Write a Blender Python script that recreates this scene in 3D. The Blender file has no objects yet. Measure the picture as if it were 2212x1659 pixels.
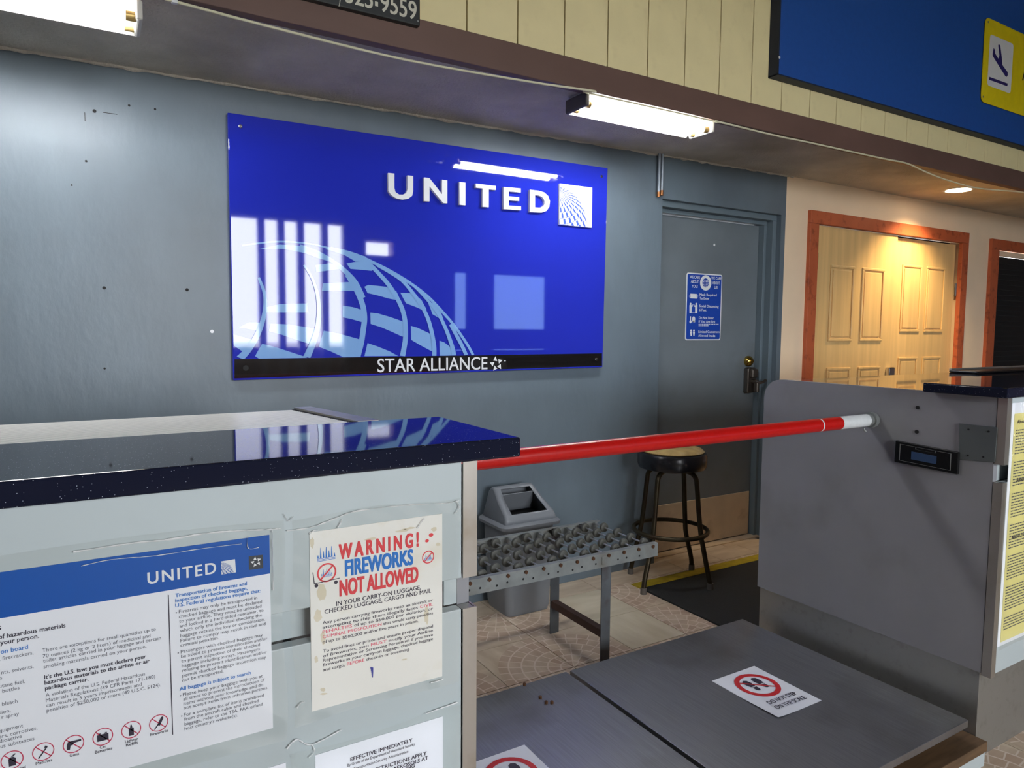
import bpy, bmesh, math, random
from mathutils import Vector, Matrix
random.seed(7)

# ------------------------------------------------------------------ camera
CAM = Vector((0.0, 0.0, 1.325)); FPX = 1516.3; PCX, PCY = 1106.0, 829.5
_y, _p, _r = (math.radians(a) for a in (31.0589, 4.4476, 0.4374))
FWD = Vector((math.sin(_y)*math.cos(_p), math.cos(_y)*math.cos(_p), -math.sin(_p)))
_r0 = FWD.cross(Vector((0, 0, 1))).normalized(); _u0 = _r0.cross(FWD)
RGT = _r0*math.cos(_r) + _u0*math.sin(_r)
UPV = _u0*math.cos(_r) - _r0*math.sin(_r)
scene = bpy.context.scene
cd = bpy.data.cameras.new('camera'); cd.sensor_width = 36.0; cd.lens = 36.0*FPX/2212.0
cd.clip_start = 0.05; cd.clip_end = 300
cam = bpy.data.objects.new('camera', cd); scene.collection.objects.link(cam)
cam.matrix_world = Matrix(((RGT.x, UPV.x, -FWD.x, CAM.x), (RGT.y, UPV.y, -FWD.y, CAM.y), (RGT.z, UPV.z, -FWD.z, CAM.z), (0, 0, 0, 1)))
scene.camera = cam

# ------------------------------------------------------------------ world, exposure, daylight portals
world = bpy.data.worlds.new('overcast_sky'); scene.world = world; world.use_nodes = True
bg = world.node_tree.nodes['Background']; bg.inputs[0].default_value = (0.92, 0.96, 1.0, 1); bg.inputs[1].default_value = 16.0
vs = scene.view_settings; vs.view_transform = 'Standard'; vs.look = 'None'; vs.gamma = 1.0; vs.use_curve_mapping = False
vs.exposure = 0.26
def portal(name, loc, rot, sx, sy):
    l = bpy.data.lights.new(name, 'AREA'); l.shape = 'RECTANGLE'; l.size = sx; l.size_y = sy; l.cycles.is_portal = True
    o = bpy.data.objects.new(name, l); scene.collection.objects.link(o); o.location = loc; o.rotation_euler = rot
portal('daylight_portal', (1.65, -4.02, 1.92), (math.radians(90), 0, 0), 3.0, 1.72)
portal('window_portal', (5.75, -4.05, 1.76), (math.radians(90), 0, 0), 1.8, .98)

# ------------------------------------------------------------------ materials
def lin(c): return tuple(((x/255)/12.92 if x/255 <= .04045 else ((x/255+.055)/1.055)**2.4) for x in c)
def mat(name, col, rough=.6, metal=0.0, var=0.0, vscale=4.0, bump=0.0, bscale=60.0, spec=.5, stretch=None, dirt=None, dirt_scale=3.0, dirt_amt=.5, coat=0.0):
    m = bpy.data.materials.new(name); m.use_nodes = True; nt = m.node_tree; b = nt.nodes['Principled BSDF']
    c = lin(col); b.inputs['Base Color'].default_value = (*c, 1); b.inputs['Roughness'].default_value = rough
    b.inputs['Metallic'].default_value = metal; b.inputs['Specular IOR Level'].default_value = spec
    b.inputs['Coat Weight'].default_value = coat; b.inputs['Coat Roughness'].default_value = .05
    L = nt.links.new
    tc = nt.nodes.new('ShaderNodeTexCoord'); src = tc.outputs['Object']
    if stretch:
        mp = nt.nodes.new('ShaderNodeMapping'); mp.inputs['Scale'].default_value = stretch; L(src, mp.inputs[0]); src = mp.outputs[0]
    if var > 0:
        n = nt.nodes.new('ShaderNodeTexNoise'); n.inputs['Scale'].default_value = vscale; n.inputs['Detail'].default_value = 6; L(src, n.inputs['Vector'])
        r = nt.nodes.new('ShaderNodeValToRGB'); r.color_ramp.elements[0].position = .3; r.color_ramp.elements[1].position = .7
        r.color_ramp.elements[0].color = (*[x*(1-var) for x in c], 1); r.color_ramp.elements[1].color = (*[min(1, x*(1+var)) for x in c], 1)
        L(n.outputs[0], r.inputs[0]); out = r.outputs[0]
        if dirt:
            n2 = nt.nodes.new('ShaderNodeTexNoise'); n2.inputs['Scale'].default_value = dirt_scale; n2.inputs['Detail'].default_value = 8; L(tc.outputs['Object'], n2.inputs['Vector'])
            r2 = nt.nodes.new('ShaderNodeValToRGB'); r2.color_ramp.elements[0].position = .55; r2.color_ramp.elements[1].position = .72
            r2.color_ramp.elements[0].color = (0, 0, 0, 1); r2.color_ramp.elements[1].color = (dirt_amt,)*3+(1,)
            L(n2.outputs[0], r2.inputs[0])
            mx = nt.nodes.new('ShaderNodeMix'); mx.data_type = 'RGBA'; L(r2.outputs[0], mx.inputs[0]); L(out, mx.inputs[6]); mx.inputs[7].default_value = (*lin(dirt), 1); out = mx.outputs[2]
        L(out, b.inputs['Base Color'])
    if bump > 0:
        n = nt.nodes.new('ShaderNodeTexNoise'); n.inputs['Scale'].default_value = bscale; n.inputs['Detail'].default_value = 4; L(src, n.inputs['Vector'])
        bp = nt.nodes.new('ShaderNodeBump'); bp.inputs['Strength'].default_value = bump; bp.inputs['Distance'].default_value = .01
        L(n.outputs[0], bp.inputs['Height']); L(bp.outputs[0], b.inputs['Normal'])
    return m
def emis(name, col, s):
    m = bpy.data.materials.new(name); m.use_nodes = True; b = m.node_tree.nodes['Principled BSDF']
    b.inputs['Base Color'].default_value = (*col, 1); b.inputs['Emission Color'].default_value = (*col, 1); b.inputs['Emission Strength'].default_value = s
    return m

M = {}
M['wall'] = mat('blue_grey_wall_paint', (101, 114, 124), .40, var=.12, vscale=3.0, bump=.13, bscale=24, stretch=(1.2, 1, .6), dirt=(84, 91, 96), dirt_scale=1.6, dirt_amt=.35)
M['door'] = mat('blue_grey_door_paint', (110, 119, 125), .45, var=.10, vscale=3, bump=.05, bscale=40, dirt=(80, 80, 72), dirt_scale=2.2, dirt_amt=.5)
M['frame'] = mat('blue_grey_frame_paint', (104, 118, 127), .4, var=.06)
M['cream'] = mat('cream_wall_paint', (248, 222, 188), .6, var=.05, vscale=3, bump=.04, bscale=50)
M['stucco'] = mat('grey_stucco', (208, 202, 190), .9, var=.13, vscale=5, bump=.9, bscale=95, dirt=(140, 132, 108), dirt_scale=1.5, dirt_amt=.5)
M['beam'] = mat('brown_painted_beam', (106, 80, 71), .55, var=.12, vscale=6, bump=.08, bscale=30, stretch=(.4, 1, 1))
M['plank'] = mat('cream_siding', (238, 224, 172), .6, var=.05, vscale=5, bump=.05, bscale=50, dirt=(190, 170, 120), dirt_scale=9, dirt_amt=.25)
M['groove'] = mat('siding_groove', (150, 128, 70), .8)
M['signblue'] = mat('gloss_sign_blue', (36, 48, 178), .03, spec=.6, var=.04, vscale=2)
M['artblue'] = mat('light_blue_print', (132, 176, 230), .03, spec=.6)
M['signblack'] = mat('gloss_black_band', (28, 26, 26), .05, spec=.6)
M['white'] = mat('white_plastic', (232, 234, 236), .35)
M['logoblue'] = mat('logo_blue_print', (58, 92, 220), .4)
M['darkblue'] = mat('arrivals_board_blue', (28, 80, 162), .55, var=.05, vscale=40)
M['edgenavy'] = mat('board_edge_navy', (20, 34, 62), .6)
M['yellow'] = mat('yellow_sign', (236, 214, 22), .45, var=.05, vscale=20)
M['navy'] = mat('navy_print', (40, 32, 110), .5)
M['blacksign'] = mat('black_sign_board', (34, 38, 40), .5, var=.1, vscale=12)
M['numwhite'] = mat('painted_numeral_white', (214, 212, 196), .6)
M['panel'] = mat('pale_blue_laminate', (184, 194, 196), .45, var=.03, vscale=3, dirt=(165, 170, 168), dirt_scale=5, dirt_amt=.25)
M['greypanel'] = mat('grey_laminate', (142, 142, 146), .45, var=.05, vscale=5, dirt=(110, 108, 106), dirt_scale=4, dirt_amt=.35)
M['steel'] = mat('brushed_steel', (184, 178, 170), .38, .85, var=.08, vscale=8, stretch=(1, 1, .15), dirt=(140, 120, 84), dirt_scale=9, dirt_amt=.4)
M['scale'] = mat('brushed_scale_steel', (150, 150, 154), .36, .85, var=.10, vscale=14, stretch=(14, .5, 1), bump=.03, bscale=60, dirt=(104, 100, 96), dirt_scale=3, dirt_amt=.5)
M['kick'] = mat('dull_kick_steel', (168, 168, 164), .38, .75, var=.04, vscale=4, dirt=(120, 114, 102), dirt_scale=40, dirt_amt=.25)
M['wood'] = mat('brown_wood_strip', (98, 74, 50), .6, var=.25, vscale=9, stretch=(1, 8, 8))
M['galv'] = mat('galvanised_steel', (146, 150, 148), .5, .5, var=.16, vscale=18, dirt=(104, 92, 76), dirt_scale=9, dirt_amt=.6)
M['legsteel'] = mat('grey_leg_paint', (92, 96, 100), .5, .3, var=.2, vscale=12, dirt=(64, 42, 32), dirt_scale=9, dirt_amt=.7)
M['rust'] = mat('rusty_brown_steel', (74, 52, 44), .6, .3, var=.2, vscale=14)
M['bolt'] = mat('rusty_bolt', (88, 58, 36), .6, .5, var=.2, vscale=90)
M['wheel'] = mat('dull_grey_wheel', (84, 84, 78), .55, .2, var=.12, vscale=60)
M['axle'] = mat('bright_axle', (196, 198, 200), .35, .8)
M['binp'] = mat('grey_bin_plastic', (124, 128, 134), .38, var=.04, vscale=6)
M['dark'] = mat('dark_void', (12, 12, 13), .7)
M['red'] = mat('red_reflective_tape', (186, 20, 16), .3, var=.06, vscale=60, bump=.06, bscale=300)
M['tapewhite'] = mat('white_reflective_tape', (214, 218, 220), .35, var=.05, vscale=60)
M['blackmat'] = mat('black_rubber', (30, 32, 32), .85, bump=.2, bscale=200)
M['yellowmat'] = mat('yellow_rubber', (176, 152, 20), .75, var=.2, vscale=25, dirt=(110, 96, 30), dirt_scale=6, dirt_amt=.5)
M['vinyl'] = mat('black_vinyl', (22, 22, 26), .25, spec=.6)
M['worn'] = mat('worn_yellow_foam', (176, 148, 92), .8, var=.2, vscale=22, bump=.4, bscale=40, dirt=(205, 190, 160), dirt_scale=10, dirt_amt=.6)
M['brass'] = mat('aged_brass_tube', (62, 54, 38), .45, .7, var=.2, vscale=20, dirt=(52, 34, 26), dirt_scale=8, dirt_amt=.8)
M['rubber'] = mat('grey_rubber_tip', (96, 90, 84), .8)
M['brasslock'] = mat('polished_brass', (190, 160, 80), .2, 1.0)
M['nickel'] = mat('dark_nickel', (120, 112, 104), .3, .9)
M['chrome'] = mat('chrome', (215, 215, 215), .15, 1.0)
M['orange'] = mat('orange_stained_frame', (188, 94, 56), .5, var=.10, vscale=5, stretch=(1, 1, 1), dirt=(120, 50, 26), dirt_scale=24, dirt_amt=.7)
M['oak'] = mat('blond_oak_veneer', (228, 190, 128), .42, var=.10, vscale=3.5, stretch=(6, 6, .25), coat=.15)
M['kickboard'] = mat('tan_kick_board', (210, 188, 158), .6, var=.08, vscale=8, dirt=(130, 104, 84), dirt_scale=6, dirt_amt=.5)
M['cable'] = mat('white_cable', (224, 220, 190), .5)
M['pipe'] = mat('grey_pipe', (150, 160, 170), .4, .4)
M['copper'] = mat('copper_cap', (150, 100, 60), .4, .8)
M['tube'] = emis('fluorescent_tube', (0.96, 0.975, 1.0), 62)
M['warm'] = emis('warm_lens', (1.0, 0.82, 0.55), 14)
M['fixwhite'] = mat('fixture_enamel', (214, 212, 204), .35)
M['fixgrey'] = mat('fixture_end_grey', (92, 88, 86), .6)
M['amber'] = mat('tube_end_cap', (206, 176, 110), .4, .5)
M['paper'] = mat('white_paper', (238, 240, 247), .35, var=.02, vscale=6)
M['oldpaper'] = mat('aged_paper', (238, 236, 230), .35, var=.02, vscale=6, dirt=(222, 212, 186), dirt_scale=12, dirt_amt=.6)
M['yellowpaper'] = mat('yellow_paper', (232, 222, 150), .4, var=.03, vscale=6)
M['posterblue'] = mat('poster_blue', (24, 88, 176), .3)
M['textblue'] = mat('print_blue', (70, 130, 205), .5)
M['textgrey'] = mat('print_grey', (92, 92, 104), .5)
M['textdark'] = mat('print_dark', (48, 42, 60), .5)
M['textred'] = mat('print_red', (226, 62, 70), .5)
M['inkpink'] = mat('print_pink', (232, 96, 120), .5)
M['ringred'] = mat('print_crimson', (200, 44, 84), .5)
M['signred'] = mat('prohibition_red', (196, 32, 40), .5)
M['fireblue'] = mat('print_bright_blue', (28, 118, 206), .5)
M['inkpen'] = mat('blue_ink', (30, 40, 150), .5)
M['stain'] = mat('tan_stain', (218, 208, 184), .6)
M['noticeblue'] = mat('door_notice_blue', (22, 68, 170), .4)
M['logosq'] = mat('dark_logo_square', (54, 58, 66), .5)
M['display'] = mat('display_black', (16, 16, 18), .25)
M['lcd'] = mat('blue_lcd', (52, 74, 108), .3)
M['dkplate'] = mat('dark_grey_plate', (92, 98, 98), .5, .2)
M['tambour'] = mat('white_tambour', (248, 246, 240), .25, var=.03)
M['pinkwall'] = mat('pink_beige_plaster', (206, 184, 176), .7, var=.04)
M['darkceil'] = mat('dark_board_ceiling', (108, 100, 96), .7, var=.1, vscale=3)
M['concrete'] = mat('pale_concrete', (176, 172, 162), .85, var=.08, vscale=2)
M['glass'] = mat('blue_glass', (150, 180, 200), .05)
M['grout'] = mat('brown_grout', (96, 84, 70), .9, var=.1)

# speckled dark countertop
def speckle():
    m = mat('navy_speckled_stone', (27, 30, 46), .035, spec=.3); nt = m.node_tree; b = nt.nodes['Principled BSDF']; L = nt.links.new
    tc = nt.nodes.new('ShaderNodeTexCoord'); v = nt.nodes.new('ShaderNodeTexVoronoi'); v.inputs['Scale'].default_value = 260; L(tc.outputs['Object'], v.inputs['Vector'])
    r = nt.nodes.new('ShaderNodeValToRGB'); e = r.color_ramp.elements; e[0].position = .10; e[0].color = (1, 1, 1, 1); e[1].position = .16; e[1].color = (0, 0, 0, 1); L(v.outputs['Distance'], r.inputs[0])
    w = nt.nodes.new('ShaderNodeTexWhiteNoise'); L(v.outputs['Position'], w.inputs['Vector'])
    g = nt.nodes.new('ShaderNodeMath'); g.operation = 'GREATER_THAN'; g.inputs[1].default_value = .55; L(w.outputs['Value'], g.inputs[0])
    mu = nt.nodes.new('ShaderNodeMath'); mu.operation = 'MULTIPLY'; L(r.outputs[0], mu.inputs[0]); L(g.outputs[0], mu.inputs[1])
    mx = nt.nodes.new('ShaderNodeMix'); mx.data_type = 'RGBA'; L(mu.outputs[0], mx.inputs[0]); mx.inputs[6].default_value = (*lin((26, 29, 46)), 1); mx.inputs[7].default_value = (*lin((190, 196, 210)), 1)
    L(mx.outputs[2], b.inputs['Base Color']); return m
M['stone'] = speckle()

def film_mat():
    m = bpy.data.materials.new('clear_plastic_film'); m.use_nodes = True; nt = m.node_tree; nt.nodes.remove(nt.nodes['Principled BSDF']); L = nt.links.new
    o = nt.nodes['Material Output']; t = nt.nodes.new('ShaderNodeBsdfTransparent'); g = nt.nodes.new('ShaderNodeBsdfGlossy'); g.inputs['Roughness'].default_value = .07
    t.inputs[0].default_value = (.97, .97, .96, 1)
    fr = nt.nodes.new('ShaderNodeFresnel'); fr.inputs[0].default_value = 1.45; mx = nt.nodes.new('ShaderNodeMixShader')
    L(fr.outputs[0], mx.inputs[0]); L(t.outputs[0], mx.inputs[1]); L(g.outputs[0], mx.inputs[2]); L(mx.outputs[0], o.inputs[0]); return m
M['film'] = film_mat()
def tint_mat():
    m = bpy.data.materials.new('tinted_window_glass'); m.use_nodes = True; nt = m.node_tree; nt.nodes.remove(nt.nodes['Principled BSDF'])
    t = nt.nodes.new('ShaderNodeBsdfTransparent'); t.inputs[0].default_value = (.38, .48, .62, 1); g = nt.nodes.new('ShaderNodeBsdfGlossy'); g.inputs['Roughness'].default_value = .02
    f = nt.nodes.new('ShaderNodeFresnel'); mx = nt.nodes.new('ShaderNodeMixShader'); L = nt.links.new
    L(f.outputs[0], mx.inputs[0]); L(t.outputs[0], mx.inputs[1]); L(g.outputs[0], mx.inputs[2]); L(mx.outputs[0], nt.nodes['Material Output'].inputs[0]); return m
M['tint'] = tint_mat()
M['crease_glint'] = mat('painted_crease_glint', (254, 254, 254), .12)  # flat white colour painted in for specular glints along the film creases
M['crease_glint'].node_tree.nodes['Principled BSDF'].inputs['Alpha'].default_value = .9

def tile_mat(plain=False):
    m = mat('cobble_fan_tile' if not plain else 'plain_beige_tile', (206, 186, 160), .28); nt = m.node_tree; b = nt.nodes['Principled BSDF']; L = nt.links.new
    tc = nt.nodes.new('ShaderNodeTexCoord'); N = nt.nodes.new
    def math_(op, a, bb=None):
        n = N('ShaderNodeMath'); n.operation = op
        for i, x in enumerate((a, bb)):
            if x is None: continue
            if isinstance(x, (int, float)): n.inputs[i].default_value = x
            else: L(x, n.inputs[i])
        return n.outputs[0]
    oi = N('ShaderNodeObjectInfo')
    vadd = N('ShaderNodeVectorMath'); vadd.operation = 'ADD'; L(tc.outputs['Object'], vadd.inputs[0])
    sc = N('ShaderNodeVectorMath'); sc.operation = 'SCALE'; cx = N('ShaderNodeCombineXYZ'); L(oi.outputs['Random'], cx.inputs[0]); L(cx.outputs[0], sc.inputs[0]); sc.inputs['Scale'].default_value = 30; L(sc.outputs[0], vadd.inputs[1])
    mp = N('ShaderNodeMapping'); mp.inputs['Scale'].default_value = (2.2, 9, 1); mp.inputs['Rotation'].default_value = (0, 0, .25); L(vadd.outputs[0], mp.inputs[0])
    n = N('ShaderNodeTexNoise'); n.inputs['Scale'].default_value = 2.2; n.inputs['Detail'].default_value = 6; L(mp.outputs[0], n.inputs['Vector'])
    r = N('ShaderNodeValToRGB'); e = r.color_ramp.elements; e[0].position = .35; e[1].position = .7
    if plain: e[0].color = (*lin((214, 200, 172)), 1); e[1].color = (*lin((230, 218, 194)), 1)
    else: e[0].color = (*lin((200, 178, 152)), 1); e[1].color = (*lin((226, 208, 184)), 1)
    L(n.outputs[0], r.inputs[0]); out = r.outputs[0]
    if not plain:
        sp = N('ShaderNodeSeparateXYZ'); L(tc.outputs['Object'], sp.inputs[0])
        x = math_('ADD', sp.outputs[0], .151); y = math_('ADD', sp.outputs[1], .153)
        rr = math_('SQRT', math_('ADD', math_('MULTIPLY', x, x), math_('MULTIPLY', y, y)))
        an = math_('ARCTAN2', y, x)
        k = math_('MULTIPLY', rr, 1/.052); fl = math_('FLOOR', k); fk = math_('FRACT', k)
        ring = math_('LESS_THAN', math_('ABSOLUTE', math_('SUBTRACT', fk, .5)), 0.5)
        edge = math_('GREATER_THAN', math_('ABSOLUTE', math_('SUBTRACT', fk, .5)), .44)
        cnt = math_('ADD', math_('FLOOR', math_('MULTIPLY', fl, 1.3)), 3.0)
        a2 = math_('FRACT', math_('ADD', math_('MULTIPLY', an, math_('MULTIPLY', cnt, 1/1.5708)), math_('MULTIPLY', fl, .37)))
        rad = math_('GREATER_THAN', math_('ABSOLUTE', math_('SUBTRACT', a2, .5)), math_('SUBTRACT', .5, math_('DIVIDE', math_('MULTIPLY', cnt, .0016), math_('ADD', rr, .01))))
        line = math_('MAXIMUM', edge, rad)
        inside = math_('LESS_THAN', rr, .30)
        line = math_('MULTIPLY', line, inside)
        cellid = math_('ADD', math_('MULTIPLY', fl, 17.3), math_('FLOOR', math_('ADD', math_('MULTIPLY', an, math_('MULTIPLY', cnt, 1/1.5708)), math_('MULTIPLY', fl, .37))))
        wn = N('ShaderNodeTexWhiteNoise'); wn.noise_dimensions = '1D'; L(cellid, wn.inputs['W'])
        stone = N('ShaderNodeMix'); stone.data_type = 'RGBA'; L(math_('MULTIPLY', math_('MULTIPLY', wn.outputs['Value'], .55), inside), stone.inputs[0]); L(out, stone.inputs[6]); stone.inputs[7].default_value = (*lin((176, 136, 112)), 1)
        mx = N('ShaderNodeMix'); mx.data_type = 'RGBA'; L(math_('MULTIPLY', line, .75), mx.inputs[0]); L(stone.outputs[2], mx.inputs[6]); mx.inputs[7].default_value = (*lin((238, 222, 208)), 1); out = mx.outputs[2]
    L(out, b.inputs['Base Color']); return m
M['tile'] = tile_mat(); M['tileplain'] = tile_mat(True)

# ------------------------------------------------------------------ geometry helpers
class G:
    def __init__(s): s.v = []; s.f = []
    def add(s, vs_, fs_):
        n = len(s.v); s.v += [tuple(p) for p in vs_]; s.f += [tuple(i+n for i in f) for f in fs_]; return s
    def box(s, x0, x1, y0, y1, z0, z1):
        return s.add([(x, y, z) for x in (x0, x1) for y in (y0, y1) for z in (z0, z1)],
                     [(0, 1, 3, 2), (4, 6, 7, 5), (0, 4, 5, 1), (2, 3, 7, 6), (0, 2, 6, 4), (1, 5, 7, 3)])
    def prism(s, pts, d):
        """polygon pts (3D, planar) extruded by vector d"""
        pts = [Vector(p) for p in pts]; d = Vector(d); n = len(pts)
        return s.add(pts+[p+d for p in pts], [tuple(range(n))[::-1], tuple(range(n, 2*n))]+[(i, (i+1) % n, n+(i+1) % n, n+i) for i in range(n)])
    def poly(s, pts): return s.add(pts, [tuple(range(len(pts)))])
    def tube(s, path, r, n=12, closed=False, cap=True):
        path = [Vector(p) for p in path]; m = len(path); rs = r if isinstance(r, (list, tuple)) else [r]*m
        rings = []; prev = None
        for i, p in enumerate(path):
            if closed: t = path[(i+1) % m]-path[i-1]
            else: t = path[min(i+1, m-1)]-path[max(i-1, 0)]
            t.normalize()
            if prev is None:
                a = Vector((0, 0, 1)) if abs(t.z) < .9 else Vector((1, 0, 0)); a = (a-t*a.dot(t)).normalized()
            else: a = (prev-t*prev.dot(t)).normalized()
            prev = a; b = t.cross(a)
            rings.append([p+(a*math.cos(k*2*math.pi/n)+b*math.sin(k*2*math.pi/n))*rs[i] for k in range(n)])
        base = len(s.v)
        for rg in rings: s.v += [tuple(q) for q in rg]
        for i in range(m if closed else m-1):
            for k in range(n):
                a0 = base+i*n+k; a1 = base+i*n+(k+1) % n; j = (i+1) % m
                b0 = base+j*n+k; b1 = base+j*n+(k+1) % n
                s.f.append((a0, a1, b1, b0))
        if cap and not closed:
            s.f.append(tuple(base+k for k in range(n))[::-1]); s.f.append(tuple(base+(m-1)*n+k for k in range(n)))
        return s
    def cyl(s, a, b, r, n=16): return s.tube([a, b], r, n)
    def lathe(s, c, prof, n=28):
        """profile of (radius, z) revolved around vertical axis through c"""
        base = len(s.v); c = Vector(c)
        for (r, z) in prof:
            for k in range(n): s.v.append((c.x+r*math.cos(2*math.pi*k/n), c.y+r*math.sin(2*math.pi*k/n), c.z+z))
        for i in range(len(prof)-1):
            for k in range(n): s.f.append((base+i*n+k, base+i*n+(k+1) % n, base+(i+1)*n+(k+1) % n, base+(i+1)*n+k))
        s.f.append(tuple(base+k for k in range(n))[::-1]); s.f.append(tuple(base+(len(prof)-1)*n+k for k in range(n)))
        return s

ROOT = {}
def build(name, g, material, parent=None, bevel=0, seg=2, smooth=False, kind=None, label=None, cat=None, group=None, origin=None):
    me = bpy.data.meshes.new(name)
    if parent is not None:
        o0 = ROOT[parent]
    else:
        xs = [v[0] for v in g.v]; ys = [v[1] for v in g.v]; zs = [v[2] for v in g.v]
        o0 = Vector(origin) if origin else Vector(((min(xs)+max(xs))/2, (min(ys)+max(ys))/2, min(zs)))
    me.from_pydata([tuple(Vector(v)-o0) for v in g.v], [], g.f); me.update()
    bm = bmesh.new(); bm.from_mesh(me); bmesh.ops.recalc_face_normals(bm, faces=bm.faces)
    if bevel:
        es = [e for e in bm.edges if len(e.link_faces) == 2 and e.calc_face_angle(0) > .6]
        bmesh.ops.bevel(bm, geom=es, offset=bevel, segments=seg, profile=.5, affect='EDGES', clamp_overlap=True)
    if smooth:
        for f in bm.faces: f.smooth = True
        for e in bm.edges: e.smooth = not (len(e.link_faces) == 2 and e.calc_face_angle(0) > .7)
    bm.to_mesh(me); bm.free()
    mt = material if not isinstance(material, str) else M[material]
    me.materials.append(mt)
    ob = bpy.data.objects.new(name, me); scene.collection.objects.link(ob)
    if parent is not None: ob.parent = parent; ROOT[ob] = o0
    else: ob.location = o0; ROOT[ob] = o0
    tag(ob, label, cat, group, kind); return ob
def tag(o, label=None, cat=None, group=None, kind=None):
    if label: o['label'] = label
    if cat: o['category'] = cat
    if group: o['group'] = group
    if kind: o['kind'] = kind
def thing(name, loc, label, cat, group=None, kind=None):
    o = bpy.data.objects.new(name, None); scene.collection.objects.link(o); o.location = loc; o.empty_display_size = .1
    ROOT[o] = Vector(loc); tag(o, label, cat, group, kind); return o
def inst(src, parent, loc, rot=None):
    o = bpy.data.objects.new(src.name.split('.')[0], src.data); scene.collection.objects.link(o); o.parent = parent; o.location = Vector(loc)-ROOT[parent]
    if rot: o.rotation_euler = rot
    ROOT[o] = ROOT[parent]; return o

# pixel (2212x1659 frame) -> point on a plane of the place
def ray(x, y): return FWD + RGT*((x-PCX)/FPX) - UPV*((y-PCY)/FPX)
def onplane(axis, val, x, y):
    d = ray(x, y); return CAM + d*((val-CAM[axis])/d[axis])
def crop(x0, y0, s): return lambda x, y: (x0+x*s, y0+y*s)

# text -> polygons
_cap = {}
def glyphs(s, offset=0.0, shear=0.0, spacing=1.0, res=2):
    c = bpy.data.curves.new('t', 'FONT'); c.body = s; c.size = 1.0; c.resolution_u = res; c.offset = 0.0 if offset > 0 else offset; c.shear = shear; c.space_character = spacing; c.fill_mode = 'FRONT'
    o = bpy.data.objects.new('t', c); me = bpy.data.meshes.new_from_object(o)
    v = [(p.co.x, p.co.y) for p in me.vertices]; f = [tuple(p.vertices) for p in me.polygons]
    bpy.data.objects.remove(o); bpy.data.curves.remove(c); bpy.data.meshes.remove(me); return v, f
def span(v): return min(p[0] for p in v), max(p[0] for p in v)
CAPH = max(p[1] for p in glyphs('H')[0])
def strokes(o, n):
    """shifted copies that make a bold stroke, each a hair nearer the reader"""
    if o <= 0: return [(0, 0, n*0)]
    if o > .025: return [(sx*o, sy*o*.6, n*(.00005*i)) for i, (sx, sy) in enumerate((x, y) for x in (-1, -.5, 0, .5, 1) for y in (-1, 0, 1))]
    return [(sx*o, sy*o*.6, n*(.00006*i)) for i, (sx, sy) in enumerate(((-1, -1), (1, -1), (-1, 1), (1, 1)))]
def line(g, s, a, b, cap, up, offset=0.0, shear=0.0, spacing=1.0, depth=None):
    """put string s from point a to point b (baseline ends); capital height cap along up"""
    a, b, up = Vector(a), Vector(b), Vector(up); v, f = glyphs(s, offset, shear, spacing, 6 if cap > .012 else 2); x0, x1 = span(v); k = (b-a)/(x1-x0)
    for dx, dy, dn in strokes(offset, k.cross(up).normalized()):
        g.add([a+k*(x+dx-x0)+up*((y+dy)*cap/CAPH)+dn for x, y in v], f)
def line_r(g, s, b, cap, up, right, xs=1.0, offset=0.0):
    """string s ending at point b, natural width"""
    v, f = glyphs(s, offset); x0, x1 = span(v); sc = cap/CAPH
    for dx, dy, dn in strokes(offset, Vector(right).cross(Vector(up))):
        g.add([Vector(b)+Vector(right)*((x+dx-x1)*sc*xs)+Vector(up)*((y+dy)*sc)+dn for x, y in v], f)
def segs(gs, parts, a, b, cap, up, offset=0.0):
    """justified line of (string, colour key) parts"""
    a, b, up = Vector(a), Vector(b), Vector(up); full = ''.join(p[0] for p in parts)
    v, f = glyphs(full, offset); x0, x1 = span(v); k = (b-a)/(x1-x0); pre = ''
    # natural advance of prefixes measured with a sentinel
    def adv(t):
        vv, _ = glyphs(t+'|', offset); v1, _ = glyphs('|', offset); return span(vv)[1]-span(v1)[1]
    for t, key in parts:
        ofs = adv(pre) if pre else 0.0
        v, f = glyphs(t, offset)
        for dx, dy, dn in strokes(offset, k.cross(up).normalized()):
            gs[key].add([a+k*(x+dx+ofs-x0)+up*((y+dy)*cap/CAPH)+dn for x, y in v], f)
        pre += t
def ring2(g, c, U, V, r0, r1, n=40):
    c, U, V = Vector(c), Vector(U), Vector(V); p = []
    for k in range(n):
        a = 2*math.pi*k/n
        for r in (r0, r1): p.append(c+U*(r*math.cos(a))+V*(r*math.sin(a)))
    g.add(p, [(2*k, 2*k+1, (2*k+3) % (2*n), (2*k+2) % (2*n)) for k in range(n)])
def disc2(g, c, U, V, rx, ry=None, n=24):
    ry = ry or rx; c, U, V = Vector(c), Vector(U), Vector(V)
    g.poly([c+U*(rx*math.cos(2*math.pi*k/n))+V*(ry*math.sin(2*math.pi*k/n)) for k in range(n)])
def bar2(g, a, b, w, nrm):
    a, b = Vector(a), Vector(b); d = (b-a).normalized(); s = d.cross(Vector(nrm)).normalized()*(w/2)
    g.poly([a-s, b-s, b+s, a+s])
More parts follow.
